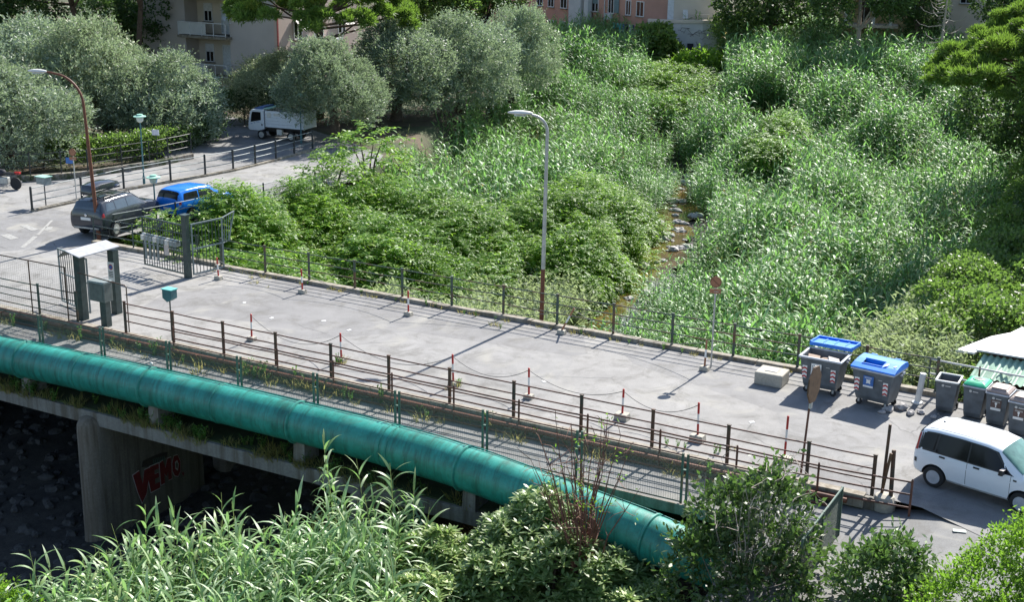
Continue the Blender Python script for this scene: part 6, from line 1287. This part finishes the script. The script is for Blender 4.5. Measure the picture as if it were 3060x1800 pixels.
leaf_tree('dark_tree', 'dark spreading tree right of the cream annex', (23.5, 124, 1.5), rb(7, 12, 4.2, 3, 8, 1.7, 2.6), 5200, 37, 'leaf_dark', .32, .16); leaf_tree('dark_tree', 'dark tree with forked pale trunk in front of the yellow house', (29.0, 114, 1.6), rb(8, 9, 3, 4.6, 8.5, 1.3, 2), 3400, 38, 'leaf_dark', .3, .14, bark='twig_grey')
leaf_tree('dark_tree', 'tall dark conifer hedge tree beside the yellow house', (34.8, 117, 1.6), rb(9, 9, 1.5, 1, 9, 1.2, 1.7), 3600, 39, 'leaf_dark', .26, .1); leaf_tree('dark_tree', 'dark tree before the beige house at the top right', (42.5, 114, 1), rb(10, 10, 3, 3, 8.5, 1.4, 2.2), 4200, 40, 'leaf_dark', .3, .14)
leaf_tree('dark_tree', 'shaded tree under the edge pine beyond the reeds', (31.5, 78, -1), rb(11, 12, 3.6, 2, 7, 1.6, 2.4), 5200, 41, 'leaf_dark', .28, .14); leaf_tree('dark_tree', 'low dark tree behind the shed under the edge pine', (25.8, 60, -1), rb(12, 10, 2.8, .5, 4.2, 1.3, 2), 4200, 42, 'leaf_dark', .24, .13)
leaf_tree('fig_bush', 'glossy broad-leaved bush at the foot of the cream annex', (13.4, 124.5, 0), rb(13, 7, 1.3, 1, 3.4, .7, 1.1), 1300, 43, 'leaf_ivy', .4, .3, 4, .4, .12, 'bush'); leaf_tree('bright_bush', 'yellow-green bush below the cream annex', (15.8, 118, -.5), rb(14, 7, 1.6, 1, 3.4, .8, 1.2), 1800, 44, 'leaf_bright', .26, .16, 4, .4, .12, 'bush')
leaf_tree('bright_bush', 'green bush right of the cream annex between the reed stands', (20.6, 123.5, .5), rb(15, 8, 2, 1, 4.2, 1, 1.5), 2600, 45, 'leaf_ivy', .26, .12, 4, .4, .12, 'bush')
# dead conifer
t = thing('dead_tree', 'bare grey dead conifer with curved branches in front of the beige house', 'tree', (33.0, 104.5, 1.0)); rs = np.random.RandomState(5); forks = []
for i in range(34):
    z = 2.0 + 8.5 * i / 34; a = rs.uniform(0, 6.28); L = 2.1 * (1 - (z - 2) / 10.5) + .5; forks.append([(0, 0, z, .04), (L * .5 * cos(a), L * .5 * sin(a), z - .15, .03), (L * .85 * cos(a), L * .85 * sin(a), z + .05, .022), (L * cos(a), L * sin(a), z + .35, .01)])
trunk(t, M('twig_grey'), [(0, 0, -.5, .14), (.1, 0, 4, .1), (.2, 0, 8, .06), (.25, 0, 11, .02)], forks)
# hedges
def hedge(label, pts, h, w, seed, mat, n):
    rs = np.random.RandomState(seed); t = thing('hedge', label, 'hedge', (0, 0, 0)); P = np.array(pts); s = rs.uniform(0, len(P) - 1, n); c = np.stack([np.interp(s, range(len(P)), P[:, k]) for k in (0, 1)], -1); d = dirs(n, rs); d[:, 2] = np.abs(d[:, 2]) if True else 0
    side = np.sign(rs.randn(n)) * w / 2; p = np.column_stack([c + rs.normal(0, w * .3, (n, 2)), h * (rs.rand(n) ** .45) + .12 * np.sin(s * 9) - .05]); dd = dirs(n, rs, .1); v, f = rhombs(p, dd, .15 * rs.uniform(.6, 1.3, n), .11 * rs.uniform(.7, 1.2, n), rs); inst('foliage', mk('hedge_foliage', v, f, M(mat)), t)
    m = MB()
    for k in range(6): q = P[0] + (P[-1] - P[0]) * k / 5; m.tube([(q[0], q[1], -.2), (q[0], q[1], h * .7)], .04, 5)
    m.build('stem', M('bark'), t); return t
hedge('bright ivy hedge behind the dark railing under the olive tree', [(-26.2, 72.8), (-24.2, 73.5), (-21.6, 75.2), (-20.6, 77)], 1.7, 1.1, 51, 'leaf_ivy', 6500); hedge('shaded green hedge behind the lantern post and the dark railing', [(-20.3, 77.5), (-19.2, 81), (-18.8, 84)], 1.6, 1.2, 52, 'leaf_dark', 4200); hedge('dark clipped hedge below the yellow house', [(29, 110), (33, 108.5), (38, 107.5)], 3.0, 1.4, 53, 'leaf_dark', 5200)  # lantern-post hedge gets the dark leaf colour to stand for shade
hedge('dark hedge closing the yard behind the white truck', [(-22, 88.5), (-16, 88), (-12.5, 89.5)], 2.6, 1.2, 54, 'leaf_dark', 6000)

# ------------------------------------------------------------------ foreground planting (camera bank)
REEDN = [reed_clump(60 + i, 6, 4.6, 1.0, .08, 21, 6, .55, M('leaf_reed_near'), .3) for i in range(5)]
def near_reeds():
    rs = np.random.RandomState(12); P = []
    for x in np.arange(-15, 1.2, .62):
        for y in np.arange(24.5, 34.6, .75):
            px, py = x + rs.uniform(-.4, .4), y + rs.uniform(-.4, .4); lim = np.interp(px, [-15, -13, -11, -9, -6, -4.6, -3.4, -2.6, -2.3], [24.5, 27.5, 30.0, 31.0, 31.8, 32.4, 32.6, 30.5, 20])
            if py < lim: P.append((px, py))
    P = np.array(P); base = np.interp(P[:, 0], [-15, -8, -4, 1], [-5.9, -5.4, -4.7, -4.2]) + rs.uniform(-.4, .2, len(P)); sc = rs.uniform(.82, 1.08, len(P))
    scatter('reeds', 'large light green reeds growing on the near bank below the bridge pier', 'reeds', REEDN, np.column_stack([P, base]), rs.uniform(0, 6.28, len(P)), sc, rs)
near_reeds()
for i, (x, y, z, s) in enumerate([(-4.6, 32.6, -4.2, 1.15), (-3.1, 32.2, -4.3, 1.16), (-2.6, 32.6, -4.7, 1.1)]):
    t = thing('tall_reed', ['tallest reed with drooping leaves in front of the green pipe', 'tall reed with combed drooping leaves beside the glossy shrub', 'reed leaning toward the second bridge pier'][i], 'reed', (x, y, z), i * 2.1, 'tall single reeds'); t.scale = (s, s, s)
    inst('leaves', reed_clump(400 + i, 2, 4.6, .85, .07, 26, 6, .15, M('leaf_reed_near'), .35), t)
# glossy rosette shrub
def rosettes(blobs, n, seed, mat, L=.2, W=.062, per=10):
    rs = np.random.RandomState(seed); C = np.array([b[:3] for b in blobs]); R = np.array([b[3] for b in blobs]); idx = rs.choice(len(R), n, p=R ** 2 / (R ** 2).sum()); d = dirs(n, rs, .35); p = C[idx] + d * (R[idx] * rs.uniform(.7, 1.02, n))[:, None]; ins = np.zeros(n, bool)
    for c, r in zip(C, R): ins |= ((p - c) ** 2).sum(1) < (r * .66) ** 2
    p, d = p[~ins], d[~ins]; n = len(p); ax = d * .5 + np.array([0, 0, .8]) + dirs(n, rs) * .25; B_, A_, E_, LL, WW, BE = [], [], [], [], [], []; a0 = rs.uniform(0, 6.28, n); tilt = np.arctan2(ax[:, 1], ax[:, 0])
    for j in range(per):
        a = a0 + j * 2.4; ring = j / per; B_.append(p + np.array([0, 0, .07 * ring])); A_.append(a); E_.append(.15 + .9 * ring + .35 * np.cos(a - tilt) * -.6 + rs.normal(0, .15, n)); LL.append(L * (1.1 - .5 * ring) * rs.uniform(.8, 1.2, n)); WW.append(W * (1.05 - .4 * ring) * rs.uniform(.85, 1.15, n)); BE.append(rs.uniform(.2, .7, n))
    c = np.concatenate; v, f = strips(c(B_), c(A_), c(E_), c(LL), c(WW), c(BE), 3, None, [.3, .8, 1.0, .25]); return mk('rosette_crown', v, f, mat)
for i, (lb, loc, bl_, n) in enumerate([('glossy evergreen shrub with leaf rosettes in front of the pipe end', (1.0, 30.3, -3.6), [(0, .6, 2.6, 1.1), (.5, 1.4, 2.7, .75), (-.9, .2, 2.2, 1.0), (1.3, .2, 2.0, 1.0), (.2, -.9, 2.1, 1.2), (-1.2, -.9, 1.7, 1.1), (1.4, -1.0, 1.7, 1.1)], 1700), ('glossy evergreen shrub beside the tall reeds on the near bank', (-1.9, 29.9, -4.3), [(0, .6, 2.4, 1.0), (-.8, .2, 2.0, .9), (.8, .2, 2.2, 1.0), (0, -.9, 1.9, 1.1), (-.9, -1.2, 1.4, 1.0)], 1200), ('glossy evergreen shrub next to the dense twiggy bush', (2.8, 29.4, -4.1), [(0, .5, 2.1, .9), (-.7, -.2, 2.0, .9), (.6, -.4, 1.8, .9), (0, -1.1, 1.7, 1.0)], 900)]):
    t = thing('evergreen_shrub', lb, 'shrub', loc, 0, 'glossy shrubs on the near bank'); inst('crown', rosettes(bl_, n, 70 + i, M('leaf_gloss'), .27, .085), t); trunk(t, M('bark'), [(0, 0, -1, .1), (0, 0, .8, .08), (0, .2, 1.8, .04)], [[(0, 0, .3, .06), (b[0] * .6, b[1] * .6, b[2] * .6, .04), (b[0], b[1], b[2] + b[3] * .7, .015)] for b in bl_], 'stem')
# bare twiggy shrub in front of the pipe
def twigs(t, base, n, h, spread, seed, mat, nm='branches', r0=.022):
    rs = np.random.RandomState(seed); m = MB(); tips = []
    for i in range(n):
        a = rs.uniform(0, 6.28); l = rs.uniform(.15, 1) * spread; H = h * rs.uniform(.6, 1.1); pts = [Vector(base)]; 
        for k in range(1, 6): f = k / 5; pts.append(Vector(base) + Vector((cos(a) * l * f ** 1.4 + rs.normal(0, .05), sin(a) * l * f ** 1.4 + rs.normal(0, .05), H * f)))
        m.tube(pts, [r0 * (1 - .85 * k / 5) for k in range(6)], 4)
        for b in range(5):
            q = pts[rs.randint(2, 6)]; d = Vector((rs.normal(0, .25), rs.normal(0, .25), rs.uniform(-.15, .4))); m.tube([q, q + d * .6, q + d + Vector((0, 0, rs.uniform(-.1, .12)))], [.010, .008, .004], 3); tips.append(q + d)
        tips += pts[3:]
    m.build(nm, mat, t); return np.array([tuple(p) for p in tips])
t = thing('bare_shrub', 'almost leafless shrub with reddish brown branches in front of the green pipe', 'shrub', tuple(B(20.0, -5.0, -1.3))); tips = twigs(t, (0, 0, -1.2), 46, 4.7, 1.5, 3, M('twig_red'), r0=.036); rs = np.random.RandomState(6); sel = tips[rs.choice(len(tips), 150)] ; sel = sel[sel[:, 2] > 1.2]; sel = np.repeat(sel, 3, 0) + rs.normal(0, .06, (len(sel) * 3, 3)); sel = sel[(sel[:, 0] > -.2) | (rs.rand(len(sel)) < .3)]; v, f = rhombs(sel, dirs(len(sel), rs), .11 * np.ones(len(sel)), .035 * np.ones(len(sel)), rs); inst('leaves', mk('shrub_leaves', v, f, M('leaf_bright')), t)
# dense twiggy bush over the pipe end
t = thing('twiggy_bush', 'dense twiggy bush of small dark leaves at the pipe end beside the end fence', 'bush', tuple(B(24.2, -5.0, -2.5))); bl_ = [(0, 0, 2.2, 1.3), (.4, .3, 3.3, 1.0), (-.5, .6, 3.0, .9), (.9, -.3, 2.2, 1.0), (-.9, -.2, 2.0, 1.1), (.2, -.9, 1.6, 1.2), (.6, .5, 3.9, .6)]
inst('crown', sprig_crown(bl_, 2300, 61, M('leaf_privet'), .17, .075, 6, .35, .3), t); twigs(t, (0, 0, -.5), 80, 5.0, 1.6, 4, M('twig_grey'), r0=.02)
leaf_tree('small_bush', 'small leafy bush on the pavement edge in front of the railing end', tuple(B(27.3, -5.0, -.75)), [(0, 0, .9, .75), (.35, .2, 1.3, .55), (-.4, .1, 1.1, .6), (.1, -.5, .6, .7), (.6, -.3, .6, .6)], 950, 62, 'leaf_privet', .16, .07, 7, .32, .05, 'bush', None, .35)
leaf_tree('corner_bush', 'bright green dense bush in the near corner by the street', tuple(B(29.4, -5.6, -.6)), [(0, 0, 1.2, 1.0), (.8, .5, 1.7, .9), (-.8, -.3, .8, .9), (.4, -1, .7, 1.1), (1.5, .2, 1.9, .9), (-1.3, -1.1, .3, .9), (1.6, 1.0, 1.9, .8)], 3400, 63, 'leaf_bright', .1, .045, 8, .3, .06, 'bush', None, .4)
leaf_tree('corner_bush', 'green bush at the lower picture corner on the river side of the reeds', (-12.2, 28.0, -4.8), [(0, 0, 2.2, 1.0), (-.6, .3, 2.7, .8), (.2, -.6, 1.6, .9)], 1500, 64, 'leaf_bright', .12, .06, 7, .3, .06, 'bush', None, .3)
o = MB(); o.prism([(0, 0), (1.3, .1), (1.5, .9), (.7, 1.2), (.1, .8)], B(12.5, -1.5, -5.2), (.9, -.3, .2), (.1, .5, .8), (0, 0, 1), .05); o = o.build('blue_tarp', M('tarp_blue')); tag(o, 'blue tarpaulin lying under the bridge behind the reeds', 'tarpaulin')
# leaf litter under the olives
sheet('leaf_litter', [(-20.5, 37.2), (-15.0, 35.2), (-13.5, 38), (-13, 45), (-20, 52), (-25, 46)], 'litter_red', kind='structure', z=-.03) if False else None

SHADED_STONES = [st_.copy() for st_ in STONES]
for st_ in SHADED_STONES: st_.materials[0] = M('stone_shaded')
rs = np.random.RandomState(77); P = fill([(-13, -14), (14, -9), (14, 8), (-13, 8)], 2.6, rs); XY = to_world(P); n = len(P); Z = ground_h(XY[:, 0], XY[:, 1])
scatter('gravel', 'grey cobbles and gravel covering the dry river bed under the bridge', 'gravel', SHADED_STONES, np.column_stack([XY, Z - .02]), rs.uniform(0, 6.28, n), rs.uniform(.06, .3, n), rs)
